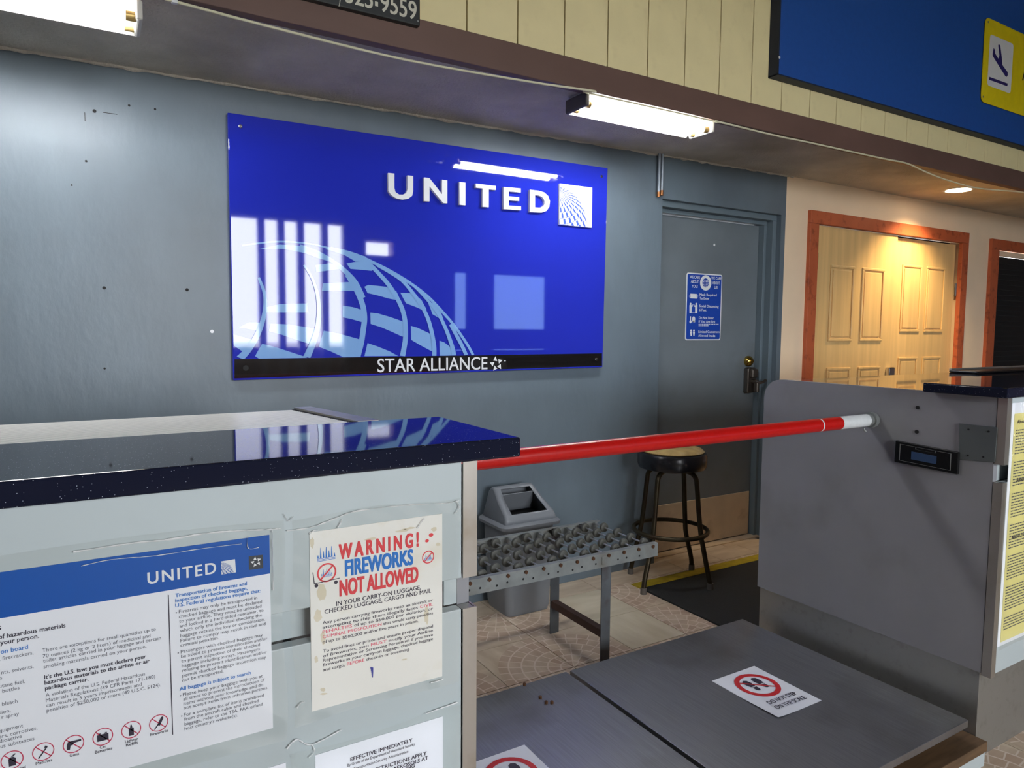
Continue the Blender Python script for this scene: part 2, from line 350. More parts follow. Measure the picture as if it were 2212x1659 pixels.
def globe(g, at, cols=24):
    """segmented globe mark inside the unit square; at(u,v)->point"""
    cx_, cy_, R = -.02, .06, .85; tilt = math.radians(52)
    def P(colat, lon):
        x = math.sin(colat)*math.sin(lon); y = math.cos(colat); z = math.sin(colat)*math.cos(lon)
        y2 = y*math.sin(tilt)+z*-math.cos(tilt)*0 + 0
        # pole tilted towards the viewer
        yy = y*math.sin(tilt)-z*math.cos(tilt); zz = y*math.cos(tilt)+z*math.sin(tilt)
        return cx_+R*x, cy_+R*yy, zz
    def quad(c0, c1, l0, l1, m=2):
        pts = [P(c0+(c1-c0)*i/m, l0) for i in range(m+1)]+[P(c1-(c1-c0)*i/m, l1) for i in range(m+1)]
        if min(p[2] for p in pts) < 0: return
        if max(p[0] for p in pts) <= .005 or max(p[1] for p in pts) <= .005 or max(p[0] for p in pts) > .99: return
        g.poly([at(max(.005, p[0]), max(.005, p[1])) for p in pts])
    rad = math.radians
    for i in range(13):
        c0 = 6+10*i
        for j in range(cols):
            l = j*360/cols + i*4.0
            quad(rad(c0+.9), rad(c0+9.1), rad(l-3.2), rad(l+2.6))
        for j in range(60): quad(rad(c0+9.3), rad(c0+9.9), rad(j*6), rad(j*6+6))
def star5(g, c, U, V, r):
    c, U, V = Vector(c), Vector(U), Vector(V)
    for k in range(5):
        a = math.radians(90+72*k+8)
        def pt(rr, da): return c+U*(rr*math.cos(a+da))+V*(rr*math.sin(a+da))
        g.poly([pt(r, 0), pt(r*.64, math.radians(40)), pt(r*.36, math.radians(-27))])

# ================================================================== STRUCTURE
YW = 2.935          # face of the back wall
YC = 1.038          # front plane of the counters
YB = 2.24           # front face of the brown beam
def ceil_z(x): return 2.247+.0115*min(max(x, -4), 4.0)

# floor slab (grout) with separate tiles
fl = G().box(-6, 10, -4.0, 3.2, -.06, -.004)
floor = build('floor', fl, 'grout', kind='structure', label='beige tiled floor with brown grout lines', cat='floor', origin=(0, 0, 0))
TX, TY = .302, .306
g = G().box(-TX/2+.0016, TX/2-.0016, -TY/2+.0016, TY/2-.0016, -.004, 0)
def tile_at(i, j, first={}):
    cx, cy = 1.595+TX*(i+.5), 2.159+TY*(j+.5)
    rot = {(0, 0): 0, (1, 0): 1, (1, 1): 2, (0, 1): 3}[(i % 2, j % 2)]
    plain = (i, j) in ((1, 0), (1, 1), (-3, 1), (4, -6))
    key = plain
    if key not in first:
        me = bpy.data.meshes.new('tile'); me.from_pydata(g.v, [], g.f); me.update()
        bm = bmesh.new(); bm.from_mesh(me); bmesh.ops.recalc_face_normals(bm, faces=bm.faces); bm.to_mesh(me); bm.free()
        me.materials.append(M['tileplain' if plain else 'tile']); first[key] = me
    o = bpy.data.objects.new('tile', first[key]); scene.collection.objects.link(o); o.parent = floor
    o.location = (cx, cy, 0); o.rotation_euler = (0, 0, rot*math.pi/2)
    if rot % 2: o.scale = (TY/TX, TX/TY, 1)
for i in range(-7, 10):
    for j in range(-4, 3):
        if j == 2: continue
        tile_at(i, j)
cutm = None
for i in range(-12, 10):      # row of cut tiles along the wall
    cx = 1.595+TX*(i+.5); y0, y1 = 2.159+2*TY+.0016, YW-.001
    if cutm is None:
        cutm = build('tile', G().box(cx-TX/2+.0016, cx+TX/2-.0016, y0, y1, -.004, 0), 'tile', parent=floor); cut0 = cx
    else: o = inst(cutm, floor, (0, 0, 0)); o.location = (cx-cut0, 0, 0)
for x0 in (2.722, 3.024, 3.326):
    build('tile', G().box(x0+.0016, min(x0+TX, 3.71)-.0016, YW+.001, YW+.118, -.004, -.0005), 'tile', parent=floor)
for i in range(-4, 8):
    for j in range(-11, -4): tile_at(i, j)

# hall floor in front and the ground outside
build('floor_forecourt', G().box(-40, 40, -60, -4.0, -.10, -.03), 'concrete', kind='structure', label='pale concrete forecourt outside the hall', cat='ground')

# back wall (blue-grey) with door opening
OX0, OX1, OZ = 2.722, 3.712, 2.047
def wallpoly(x0, x1, z0, z1): return [(x0, YW, z0), (x1, YW, z0), (x1, YW, z1), (x0, YW, z1)]
wg = G().box(-6, OX0, YW, YW+.20, 0, 2.5).box(OX1, 3.752, YW, YW+.20, 0, 2.5).box(OX0, OX1, YW, YW+.20, OZ, 2.5)
wall = build('wall_back', wg, 'wall', kind='structure', label='blue-grey painted wall behind the airline sign', cat='wall')
for k, (px, py, r) in enumerate(((204, 240, .006), (279, 228, .004), (335, 236, .004), (225, 622, .006), (404, 626, .006), (186, 348, .004), (226, 796, .004), (155, 400, .003))):
    p = onplane(1, YW, px, py); build('screw_hole', G().cyl((p.x, YW-.0015, p.z), (p.x, YW+.002, p.z), r, 10), 'dark', parent=wall)
s0, s1 = onplane(1, YW, 183, 243), onplane(1, YW, 194, 720)
build('wall_seam', G().box(s0.x-.0006, s0.x+.0006, YW-.0008, YW+.002, s1.z-.5, s0.z), 'frame', parent=wall)
build('scuff_mark', G().box(s0.x-.001, s0.x+.001, YW-.0010, YW+.002, s0.z-.03, s0.z), 'dark', parent=wall)
p = onplane(1, YW, 238, 245); build('scuff_mark', G().box(p.x-.022, p.x+.022, YW-.0010, YW+.002, p.z-.001, p.z+.001), 'dark', parent=wall)
p = onplane(1, YW, 458, 716); build('paint_chip', G().cyl((p.x, YW-.0015, p.z), (p.x, YW+.002, p.z), .007, 7), 'white', parent=wall)
wg = G().box(3.752, 6.30, YW+.045, YW+.20, 0, 2.5).box(6.30, 7.35, YW, YW+.20, 2.07, 2.5).box(7.35, 10, YW, YW+.20, 0, 2.5)
wg = G().box(3.752, 4.03, YW+.003, YW+.20, 0, 2.5).box(4.03, 5.84, YW+.003, YW+.20, 2.035, 2.5).box(5.84, 6.36, YW+.003, YW+.20, 0, 2.5).box(6.36, 7.30, YW+.003, YW+.20, 2.04, 2.5).box(7.30, 10, YW+.003, YW+.20, 0, 2.5)
build('wall_back_entry', wg, 'cream', kind='structure', label='cream painted wall around the wooden double doors', cat='wall')

# stucco soffit
def soffit():
    xs = [-6+.4*i for i in range(41)]; v = []; f = []
    for x in xs:
        for y in (YB+.03, YW+.1):
            v.append((x, y, ceil_z(x)))
    n = len(v)
    for x in xs:
        for y in (YB+.03, YW+.1): v.append((x, y, ceil_z(x)+.25))
    for i in range(len(xs)-1):
        a = 2*i; f.append((a, a+2, a+3, a+1)); f.append((n+a, n+a+1, n+a+3, n+a+2)); f.append((a, a+2, n+a+2, n+a)); f.append((a+1, n+a+1, n+a+3, a+3))
    f += [(0, 1, n+1, n), (n-2, 2*n-2, 2*n-1, n-1)]
    return G().add(v, f)
build('ceiling', soffit(), 'stucco', kind='structure', label='rough grey stucco soffit over the counters', cat='ceiling')
# ragged filler bead where the stucco meets the wall
cb = []; rr = []
for i in range(140):
    x = -1.2+i*.036; cb.append((x, YW-.004+random.uniform(-.003, .002), ceil_z(x)-.001+random.uniform(-.004, .003))); rr.append(random.uniform(.004, .009))
build('trim_1', G().tube(cb, rr, 6), 'stucco', kind='structure', label='ragged filler bead between wall and soffit', cat='trim')
# brown beam
build('trim_2', G().box(-6, 10, YB, YB+.045, 2.246, 2.354), 'beam', kind='structure', bevel=.003, label='brown painted fascia board under the cream siding', cat='beam')
# siding planks
ws = thing('wall_upper', (0, YB, 2.354), 'cream vertical board siding above the brown fascia', 'wall', kind='structure')
build('backing', G().box(-6, 10, YB+.022, YB+.12, 2.34, 3.75), 'groove', parent=ws)
PW = .2062; X0 = 1.1579
pg = G().box(.0022, PW-.0022, 0, .02, 2.352, 3.74)
me0 = None
for k in range(-24, 42):
    x = X0+PW*k
    if me0 is None:
        o = build('plank', G().add([(a+x, b+YB+.003, c) for a, b, c in pg.v], pg.f), 'plank', parent=ws, bevel=.0015, seg=1); me0 = (o, x)
    else: o = inst(me0[0], ws, (0, 0, 0)); o.location = (x-me0[1], 0, 0)

# hall shell behind the camera: ceiling, eave beam, posts, far wall with windows, side walls
build('ceiling_hall', G().box(-6, 10, -5.2, YB+.12, 3.75, 3.85), 'darkceil', kind='structure', label='dark boarded ceiling of the hall', cat='ceiling')
build('trim_3', G().box(-6, 10, -4.2, -4.0, 2.78, 3.75), 'darkceil', kind='structure', label='dark eave beam at the open side of the hall', cat='beam')
for x in (2.01, 2.27, 2.53, 2.86, 3.16):
    build('support_post', G().box(x-.045, x+.045, -4.12, -4.0, -.03, 2.78), 'white', kind='structure', bevel=.006, label='slim white post at the open side of the hall', cat='post', group='white posts along the open side')
fw = G().box(-6, .15, -4.2, -4.0, 0, 2.78).box(3.16, 3.45, -4.2, -4.0, 0, 2.78).box(3.86, 4.85, -4.2, -4.0, 0, 2.78).box(3.45, 3.86, -4.2, -4.0, 0, 2.38).box(3.45, 3.86, -4.2, -4.0, 2.58, 2.78).box(4.85, 10, -4.2, -4.0, 0, 1.28).box(4.85, 10, -4.2, -4.0, 2.25, 2.78)
for a, b in ((5.16, 5.55), (6.65, 10)): fw.box(a, b, -4.2, -4.0, 1.28, 2.25)
build('wall_front', fw, 'pinkwall', kind='structure', label='pink-beige wall with windows across the hall', cat='wall')
build('wall_low', G().box(.15, 3.16, -4.25, -4.13, 0, 1.06), 'pinkwall', kind='structure', label='low pink-beige parapet at the open side of hall', cat='wall')
for n, (a, b) in enumerate(((4.85, 5.16), (5.55, 6.65))):
    w = build('window_%d' % (n+1), G().box(a, a+.05, -4.12, -4.06, 1.28, 2.25).box(b-.05, b, -4.12, -4.06, 1.28, 2.25).box(a+.05, b-.05, -4.12, -4.06, 1.28, 1.33).box(a+.05, b-.05, -4.12, -4.06, 2.20, 2.25), 'edgenavy', kind='structure', label='dark framed window in the pink-beige wall', cat='window', group='windows across the hall')
    build('pane', G().box(a+.05, b-.05, -4.095, -4.090, 1.33, 2.20), 'tint', parent=w)
build('wall_left', G().box(-6.2, -6, -4.2, 3.2, 0, 3.85), 'pinkwall', kind='structure', label='pink-beige side wall of the hall', cat='wall')
build('wall_right', G().box(10, 10.2, -4.2, 3.2, 0, 3.85), 'pinkwall', kind='structure', label='pink-beige end wall beyond the doors', cat='wall')

# ------------------------------------------------------------------ blue-grey staff door
d1 = thing('door_1', (3.22, YW, 0), 'blue-grey staff door in a stepped frame with brass deadbolt', 'door', kind='structure')
def jamb(name, x0, x1, zt, w, ya, yb):
    build(name, G().box(x0, x0+w, ya, yb, 0, zt-w), 'frame', parent=d1, bevel=.002)
    build(name, G().box(x1-w, x1, ya, yb, 0, zt-w), 'frame', parent=d1, bevel=.002)
    build(name, G().box(x0, x1, ya, yb, zt-w, zt), 'frame', parent=d1, bevel=.002)
jamb('outer_casing', OX0, OX1, OZ, .034, YW+.033, YW+.12)
jamb('inner_casing', OX0+.034, OX1-.034, OZ-.034, .023, YW+.079, YW+.16)
leaf = build('door_leaf', G().box(OX0+.059, OX1-.059, 3.054, 3.098, .006, OZ-.060), 'door', parent=d1, bevel=.002)
kb = build('kick_board', G().box(OX0+.09, OX1-.075, 3.046, 3.054, .012, .292), 'kickboard', parent=d1, bevel=.002)
build('threshold', G().box(OX0, OX1, YW+.05, 3.13, -.003, .006), 'kickboard', parent=d1)
db = build('deadbolt', G().tube([(3.589, 3.054, 1.135), (3.589, 3.040, 1.135), (3.589, 3.030, 1.135), (3.589, 3.022, 1.135)], [.034, .034, .028, .016], 20), 'brasslock', parent=d1, smooth=True)
build('key_cylinder', G().cyl((3.589, 3.024, 1.135), (3.589, 3.014, 1.135), .011, 14), 'brasslock', parent=db)
lk = build('lock_body', G().prism([(3.555, 3.054, .935), (3.635, 3.054, .935), (3.635, 3.054, 1.085), (3.62, 3.054, 1.097), (3.57, 3.054, 1.097), (3.555, 3.054, 1.085)], (0, -.035, 0)), 'nickel', parent=d1, bevel=.006)
build('lock_shoulder', G().box(3.575, 3.63, 3.000, 3.02, 1.03, 1.088), 'nickel', parent=lk, bevel=.008)
build('knob_cylinder', G().cyl((3.598, 2.985, .945), (3.598, 2.985, 1.0), .017, 16), 'nickel', parent=lk, smooth=True)
build('lever', G().tube([(3.598, 3.02, 1.008), (3.598, 2.985, 1.008), (3.62, 2.975, 1.0), (3.645, 2.972, 1.006), (3.665, 2.972, 1.018)], [.013, .013, .008, .008, .010], 12), 'nickel', parent=lk, smooth=True)
p = onplane(1, 3.053, 1543, 529); build('paint_fleck', G().cyl((p.x, 3.052, p.z), (p.x, 3.055, p.z), .008, 6), 'white', parent=d1)

# notice on the door
K = crop(1420, 560, .1929); YN = 3.0515
def kp(x, y, dy=0.0): return onplane(1, YN-dy, *K(x, y))
nt_ = thing('door_notice', (3.185, YN, 1.268), 'blue health notice with white border stuck on staff door', 'sign')
def rrect(x0, x1, z0, z1, r, y, n=5):
    pts = []
    for cx, cz, a0 in ((x1-r, z1-r, 0), (x0+r, z1-r, 90), (x0+r, z0+r, 180), (x1-r, z0+r, 270)):
        for k in range(n+1):
            a = math.radians(a0+90*k/n); pts.append((cx+r*math.cos(a), y, cz+r*math.sin(a)))
    return pts
build('border_plate', G().prism(rrect(3.036, 3.334, 1.268, 1.668, .014, YN+.0025), (0, -.0025, 0)), 'white', parent=nt_)
build('blue_field', G().prism(rrect(3.043, 3.327, 1.275, 1.661, .010, YN), (0, -.0006, 0)), 'noticeblue', parent=nt_)
g = G(); up = (0, 0, 1); D = .0012
for s, a, b, c in (('WE CARE', (362, 212), (478, 220), 30), ('ABOUT', (375, 264), (462, 268), 30), ('YOU!', (388, 317), (450, 320), 30),
                   ('WE CARE', (604, 225), (716, 232), 30), ('ABOUT', (616, 278), (702, 283), 30), ('US!', (637, 330), (677, 333), 30),
                   ('Mask Required', (474, 408), (664, 415), 26), ('To Enter', (474, 450), (580, 454), 26), ('Social Distancing', (470, 535), (685, 545), 26),
                   ('6 Feet', (470, 580), (548, 583), 26), ('Do Not Enter', (466, 668), (630, 671), 26), ('If You Are Sick', (463, 710), (648, 714), 26),
                   ('Limited Customers', (460, 825), (695, 826), 26), ('Allowed Inside', (458, 867), (648, 870), 26)):
    line(g, s, kp(*a, D), kp(*b, D), c*.000545, up, offset=.012)
build('lettering', g, 'white', parent=nt_, kind='stuff')
g = G()
for y0, x1 in ((728, 688), (745, 580)):
    for k in range(12 if x1 > 600 else 6): g.poly([kp(462+k*19, y0+4, D), kp(462+k*19+14, y0+4, D), kp(462+k*19+14, y0-4, D), kp(462+k*19, y0-4, D)])
build('fine_print', g, 'white', parent=nt_, kind='stuff')
g = G(); c = kp(542, 265, D); disc2(g, c, (1, 0, 0), up, .0475, .046, 32); build('roundel', g, 'white', parent=nt_)
g = G(); c2 = kp(541, 264, D+.0006)
disc2(g, c2, (1, 0, 0), up, .027, .027, 28); build('roundel_globe', g, 'noticeblue', parent=nt_)
g = G()
for k in range(5):
    zz = c2.z+.016-k*.009; w = math.sqrt(max(0, .027**2-(zz-c2.z)**2))*.92
    for q in range(4): x0 = c2.x-w+q*w/2; g.poly([(x0+.002, c2.y-.0005, zz-.002), (x0+w/2-.002, c2.y-.0005, zz-.003), (x0+w/2-.002, c2.y-.0005, zz+.001), (x0+.002, c2.y-.0005, zz+.002)])
build('roundel_lines', g, 'white', parent=nt_)
g = G()
g.poly([kp(370, 385, D), kp(370, 438, D), kp(443, 442, D), kp(443, 389, D)])
for s in (-1, 1): ring2(g, kp(406+s*38, 413, D), (1, 0, 0), up, .008, .0095, 16)
for cx in (372, 436):   # two figures facing each other
    disc2(g, kp(cx, 500, D), (1, 0, 0), up, .0075, .007, 12)
    s = 1 if cx < 400 else -1
    g.poly([kp(cx-13, 513, D), kp(cx-13, 602, D), kp(cx+10, 602, D), kp(cx+13, 513, D)])
    g.poly([kp(cx+s*8, 530, D), kp(cx+s*18, 522, D), kp(cx+s*24, 502, D), kp(cx+s*30, 505, D), kp(cx+s*20, 535, D)])
g.poly([kp(388, 597, D), kp(388, 601, D), kp(424, 601, D), kp(424, 597, D)])
g.poly([kp(366, 640, D), kp(366, 695, D), kp(376, 695, D), kp(376, 640, D)]); disc2(g, kp(371, 700, D), (1, 0, 0), up, .009, .009, 14)
disc2(g, kp(406, 672, D), (1, 0, 0), up, .0135, .017, 18); g.poly([kp(396, 690, D), kp(396, 705, D), kp(424, 705, D), kp(420, 690, D)])
for cx in (378, 409):
    disc2(g, kp(cx, 800, D), (1, 0, 0), up, .007, .007, 12); g.poly([kp(cx-11, 815, D), kp(cx-6, 858, D), kp(cx+6, 858, D), kp(cx+11, 815, D)])
build('pictograms', g, 'white', parent=nt_, kind='stuff')

# ------------------------------------------------------------------ wooden double doors
d2 = thing('door_2', (4.94, YW, 0), 'blond oak double doors in an orange stained frame', 'door', kind='structure')
FY0, FY1 = YW-.022, YW+.01
build('frame_board', G().box(3.972, 4.058, FY0, FY1, 0, 2.018), 'orange', parent=d2, bevel=.003)
build('frame_board', G().box(5.815, 5.905, FY0, FY1, 0, 2.018), 'orange', parent=d2, bevel=.003)
build('frame_board', G().box(3.972, 5.905, FY0, FY1, 2.019, 2.100), 'orange', parent=d2, bevel=.003)
def paneldoor(x0, x1, y, z1, panels, nm):
    lf = build(nm, G().box(x0, x1, y, y+.04, .01, z1), 'oak', parent=d2, bevel=.002)
    for (a, b, c, d) in panels:
        # raised moulding ring and raised field
        mg = G()
        w = .018
        for q in ((a, b, d-w, d), (a, b, c, c+w), (a, a+w, c+w, d-w), (b-w, b, c+w, d-w)): mg.box(q[0], q[1], y-.009, y, q[2], q[3])
        build('moulding', mg, 'oak', parent=lf, bevel=.004)
        build('raised_field', G().box(a+.03, b-.03, y-.006, y, c+.03, d-.03), 'oak', parent=lf, bevel=.006)
    return lf
l1 = paneldoor(4.062, 4.985, YW+.004, 2.014, ((4.225, 4.485, 1.262, 1.768), (4.575, 4.835, 1.262, 1.768), (4.225, 4.485, .22, 1.084), (4.575, 4.835, .22, 1.084)), 'door_leaf')
l2 = paneldoor(4.990, 5.812, YW+.030, 2.008, ((5.10, 5.352, 1.328, 1.822), (5.42, 5.675, 1.328, 1.822), (5.10, 5.352, .22, 1.142), (5.42, 5.675, .22, 1.142)), 'door_leaf')
hb = build('handle_plate', G().box(4.905, 4.975, YW-.03, YW+.004, .93, 1.075), 'chrome', parent=d2, bevel=.010, seg=3)
build('lever', G().tube([(4.945, YW-.03, .985), (4.945, YW-.06, .985), (4.99, YW-.066, .98), (5.05, YW-.064, .992)], [.012, .012, .008, .008], 12), 'chrome', parent=hb, smooth=True)
for z in (1.78, .95, .25): build('hinge', G().cyl((4.060, YW-.012, z-.05), (4.060, YW-.012, z+.05), .008, 10), 'chrome', parent=d2)
for z in (1.66, .95): build('hinge', G().cyl((5.812, YW+.014, z-.05), (5.812, YW+.014, z+.05), .008, 10), 'nickel', parent=d2)
build('lobby_void', G().box(4.03, 5.84, YW+.09, YW+.12, 0, 2.03), 'dark', parent=d2)

# dark doorway at the far right
d3 = thing('door_3', (6.82, YW, 0), 'dark screened doorway in an orange frame beside the oak doors', 'door', kind='structure')
build('frame_board', G().box(6.262, 6.385, FY0, FY1, 0, 2.0), 'orange', parent=d3, bevel=.003)
build('frame_board', G().box(7.28, 7.40, FY0, FY1, 0, 2.0), 'orange', parent=d3, bevel=.003)
build('frame_board', G().box(6.262, 7.40, FY0, FY1, 2.001, 2.085), 'orange', parent=d3, bevel=.003)
build('head_strip', G().box(6.386, 7.279, YW, YW+.03, 1.958, 1.999), 'cream', parent=d3)
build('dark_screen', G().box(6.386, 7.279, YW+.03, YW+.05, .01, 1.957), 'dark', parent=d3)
g = G()
for k in range(44): g.box(6.39, 7.275, YW+.026, YW+.0305, .05+k*.043, .056+k*.043)
build('screen_slats', g, 'blackmat', parent=d3, kind='stuff')

# ------------------------------------------------------------------ capped pipes beside the door head
cp = thing('capped_pipe', (2.685, YW, 2.05), 'pair of grey pipes with copper caps hanging from soffit', 'pipe')
for dx, zb in ((-.012, 2.075), (.010, 2.085)):
    x = 2.687+dx; build('pipe', G().cyl((x, YW-.02, zb), (x, YW-.02, ceil_z(x)+.002), .008, 12), 'pipe', parent=cp, smooth=True)
    build('copper_cap', G().cyl((x, YW-.02, zb-.028), (x, YW-.02, zb), .0095, 12), 'copper', parent=cp, smooth=True)

# ------------------------------------------------------------------ fluorescent fittings
def fluorescent(x0, x1, label):
    t = thing('fluorescent_light', ((x0+x1)/2, 2.33, 2.19), label, 'ceiling light', 'fluorescent fittings on the soffit')
    zc = min(ceil_z(x0), ceil_z(x1))
    build('housing', G().prism([(x0, 2.285, zc+.002), (x0, 2.40, zc+.002), (x0, 2.375, zc-.030), (x0, 2.310, zc-.030)], (x1-x0, 0, 0)), 'fixwhite', parent=t, bevel=.002)
    build('added_shade_plate', G().prism([(x0, 2.386, zc-.016), (x0, 2.389, zc-.014), (x0, 2.427, zc-.058), (x0, 2.424, zc-.058)], (x1-x0, 0, 0)), 'fixwhite', parent=t)  # added plate, put in to shade the top of the wall
    for e, s in ((x0, -1), (x1, 1)):
        build('end_bracket', G().box(e-.004 if s > 0 else e-.014, e+.014 if s > 0 else e+.004, 2.262, 2.408, zc-.068, zc-.012), 'fixgrey' if s < 0 else 'fixwhite', parent=t, bevel=.008, seg=3)
    for y in (2.295, 2.375):
        tb = build('tube', G().cyl((x0+.028, y, zc-.052), (x1-.028, y, zc-.052), .0130, 14), 'tube', parent=t, smooth=True)
        for a, b in ((x0+.003, x0+.028), (x1-.028, x1-.003)): build('tube_cap', G().cyl((a, y, zc-.052), (b, y, zc-.052), .0135, 14), 'amber', parent=tb, smooth=True)
    return t
fluorescent(1.705, 2.385, 'two-tube fluorescent light on soffit reflected in the airline sign')
fluorescent(-.545, .145, 'two-tube fluorescent light on soffit beyond the airline sign, toward the hall end')

# recessed downlight
dl = thing('recessed_downlight', (5.09, 2.60, ceil_z(5)-.004), 'round recessed warm downlight in soffit above oak doors', 'ceiling light')
g = G(); n = 28; zc = ceil_z(5)
v = []
for r, z in ((.075, zc-.004), (.092, zc-.004), (.092, zc+.001), (.075, zc+.001)):
    for k in range(n): v.append((5.09+r*math.cos(2*math.pi*k/n), 2.60+r*math.sin(2*math.pi*k/n), z))
f = []
for i in range(4):
    for k in range(n): f.append((i*n+k, i*n+(k+1) % n, ((i+1) % 4)*n+(k+1) % n, ((i+1) % 4)*n+k))
build('trim_ring', G().add(v, f), 'fixwhite', parent=dl, smooth=True)
build('lens', G().lathe((5.09, 2.60, zc-.006), [(.076, 0), (.076, .004)]), 'warm', parent=dl)
sl = bpy.data.lights.new('downlight_beam', 'SPOT'); sl.energy = 110; sl.color = (1.0, .72, .38); sl.spot_size = math.radians(115); sl.spot_blend = .8; sl.shadow_soft_size = .07
so = bpy.data.objects.new('downlight_beam', sl); scene.collection.objects.link(so); so.parent = dl; so.location = (0, 0, -.01); so.rotation_euler = (math.radians(14), 0, 0)

# white cable along the beam
pts = [(330, -10), (377, 3), (620, 67), (881, 130), (1141, 176), (1284, 197)]
path = [onplane(2, 2.238, *p) for p in pts]
path += [Vector((1.68, 2.250, 2.2405)), Vector((2.05, 2.250, 2.2405)), Vector((2.40, 2.250, 2.2405))]
path += [onplane(2, 2.238, *p) for p in ((1552, 263), (1680, 294), (1749, 308), (1905, 342), (1959, 353))]
path += [onplane(1, 2.25, *p) for p in ((2003, 373), (2046, 389), (2115, 407), (2212, 416))]
path += [path[-1]+Vector((.5, 0, -.01)), path[-1]+Vector((1.2, 0, .02))]
def smoothpath(p, n=5):
    out = []
    for i in range(len(p)-1):
        a, b, c, d = p[max(i-1, 0)], p[i], p[i+1], p[min(i+2, len(p)-1)]
        for k in range(n):
            t = k/n; out.append(.5*((2*b)+(c-a)*t+(2*a-5*b+4*c-d)*t*t+(3*b-a-3*c+d)*t**3))
    return out+[p[-1]]
cb = thing('white_cable', tuple(path[0]), 'thin white cable clipped along the brown fascia', 'cable')
build('cord', G().tube(smoothpath(path), .0042, 8), 'cable', parent=cb, smooth=True)
for px in ((377, 3),):
    p = onplane(2, 2.238, *px); build('cable_clip', G().box(p.x-.008, p.x+.008, p.y-.008, p.y+.008, p.z-.006, ceil_z(p.x)+.002), 'white', parent=cb, bevel=.002)

# ================================================================== SIGNS
# big airline sign
SY = 2.905
bl = Vector((.4862, SY, 1.1139+.0))
def sp_(x, y, d=0.0): return onplane(1, SY-d, x, y)
c_tl, c_bl, c_tr, c_br = sp_(491.7, 242.6), sp_(504.1, 821.9), sp_(1313.2, 363.1), sp_(1301.5, 793.5)
sg = thing('airline_sign', ((c_bl.x+c_br.x)/2, SY, c_bl.z), 'large glossy blue airline sign with white raised lettering and globe', 'sign')
build('sign_panel', G().prism([c_bl, c_br, c_tr, c_tl], (0, .028, 0)), 'signblue', parent=sg, bevel=.003)
b0, b1 = sp_(504, 776), sp_(1301.5, 763.1)
e = Vector((.004, 0, 0)); ez = Vector((0, 0, .008)); dy = Vector((0, -.0006, 0))
build('black_band', G().prism([c_bl+e+ez+dy*0, c_br-e+ez, b1-e, b0+e], (0, -.0006, 0)), 'signblack', parent=sg)
A = crop(490, 480, .19293); B = crop(740, 520, .16873); pa = lambda q: sp_(*A(*q), .0008); pb = lambda q: sp_(*B(*q), .0008)
def clip_band(p):
    t = (p.x-b0.x)/(b1.x-b0.x); zb = b0.z+(b1.z-b0.z)*t+.001; xl = c_bl.x+.004
    return Vector((max(p.x, xl), p.y, max(p.z, zb)))
art = G(); ARC = [.0]
def patch(f, pts): art.poly([clip_band(f(q)) for q in pts])
def arc(f, pts, w):
    w = tuple(k*1.65 for k in w) if isinstance(w, tuple) else w*1.65
    ARC[0] += .0003; lift = Vector((0, -ARC[0], 0)); f0 = f; f = lambda q: f0(q)+lift
    P = smoothpath([clip_band(f(q)) for q in pts], 5); L_ = []; R_ = []
    for i, p in enumerate(P):
        t = P[min(i+1, len(P)-1)]-P[max(i-1, 0)]; t.normalize(); s = Vector((-t.z, 0, t.x))
        ww = w if not isinstance(w, tuple) else w[0]+(w[1]-w[0])*i/(len(P)-1)
        L_.append(clip_band(p+s*ww/2)); R_.append(clip_band(p-s*ww/2))
    n = len(P); art.add(L_+R_, [(i, i+1, n+i+1, n+i) for i in range(n-1)])
def ofs(y): return y
for q in (((50, 290), (160, 270), (300, 262), (420, 360), (370, 385), (230, 372), (100, 360)),
          ((280, 590), (330, 565), (560, 590), (690, 650), (740, 760), (690, 760), (590, 740), (450, 700), (320, 670)),
          ((740, 665), (870, 670), (930, 690), (1010, 760), (1075, 880), (1030, 890), (930, 845), (810, 800)),
          ((355, 920), (450, 930), (620, 980), (760, 1030), (815, 1060), (815, 1230), (760, 1225), (640, 1170), (500, 1110), (360, 1065)),
          ((875, 1090), (960, 1115), (1120, 1190), (1165, 1205), (1185, 1425), (1150, 1420), (1000, 1340), (880, 1270)),
          ((1240, 1280), (1300, 1300), (1385, 1365), (1430, 1390), (1450, 1475), (1245, 1475)),
          ((0, 830), (130, 850), (280, 895), (285, 1045), (240, 1040), (120, 1005), (0, 980)),
          ((320, 1310), (450, 1355), (600, 1415), (710, 1475), (280, 1478)),
          ((1095, 800), (1165, 800), (1260, 920), (1290, 1000), (1250, 1000), (1150, 940), (1130, 880))): patch(pb, q)
for q in (((490, 1135), (700, 1145), (980, 1190), (1040, 1200), (960, 1375), (920, 1362), (760, 1310), (600, 1255), (468, 1222)),
          ((395, 1360), (550, 1400), (855, 1500), (900, 1518), (360, 1528), (315, 1500)),
          ((1085, 1215), (1250, 1245), (1480, 1310), (1530, 1320), (1490, 1512), (1305, 1515), (1170, 1450), (1030, 1395)),
          ((130, 1180), (250, 1120), (380, 1125), (405, 1130), (370, 1225), (335, 1215), (200, 1185)),
          ((70, 1255), (285, 1315), (320, 1320), (230, 1460), (200, 1465), (70, 1380)),
          ((440, 950), (600, 915), (900, 910), (915, 1010), (440, 1010)),
          ((590, 250), (830, 265), (1010, 330), (1150, 440), (1000, 395), (870, 345), (640, 300), (360, 300)),
          ((990, 480), (1170, 460), (1290, 520), (1000, 560)), ((1075, 685), (1390, 668), (1450, 770), (1065, 770)),
          ((1095, 300), (1170, 275), (1300, 305), (1555, 385), (1555, 440), (1440, 440), (1320, 370), (1170, 320))): patch(pa, q)
arc(pa, [(170, 262), (420, 228), (640, 217), (900, 238), (1100, 278), (1296, 320)], .004)
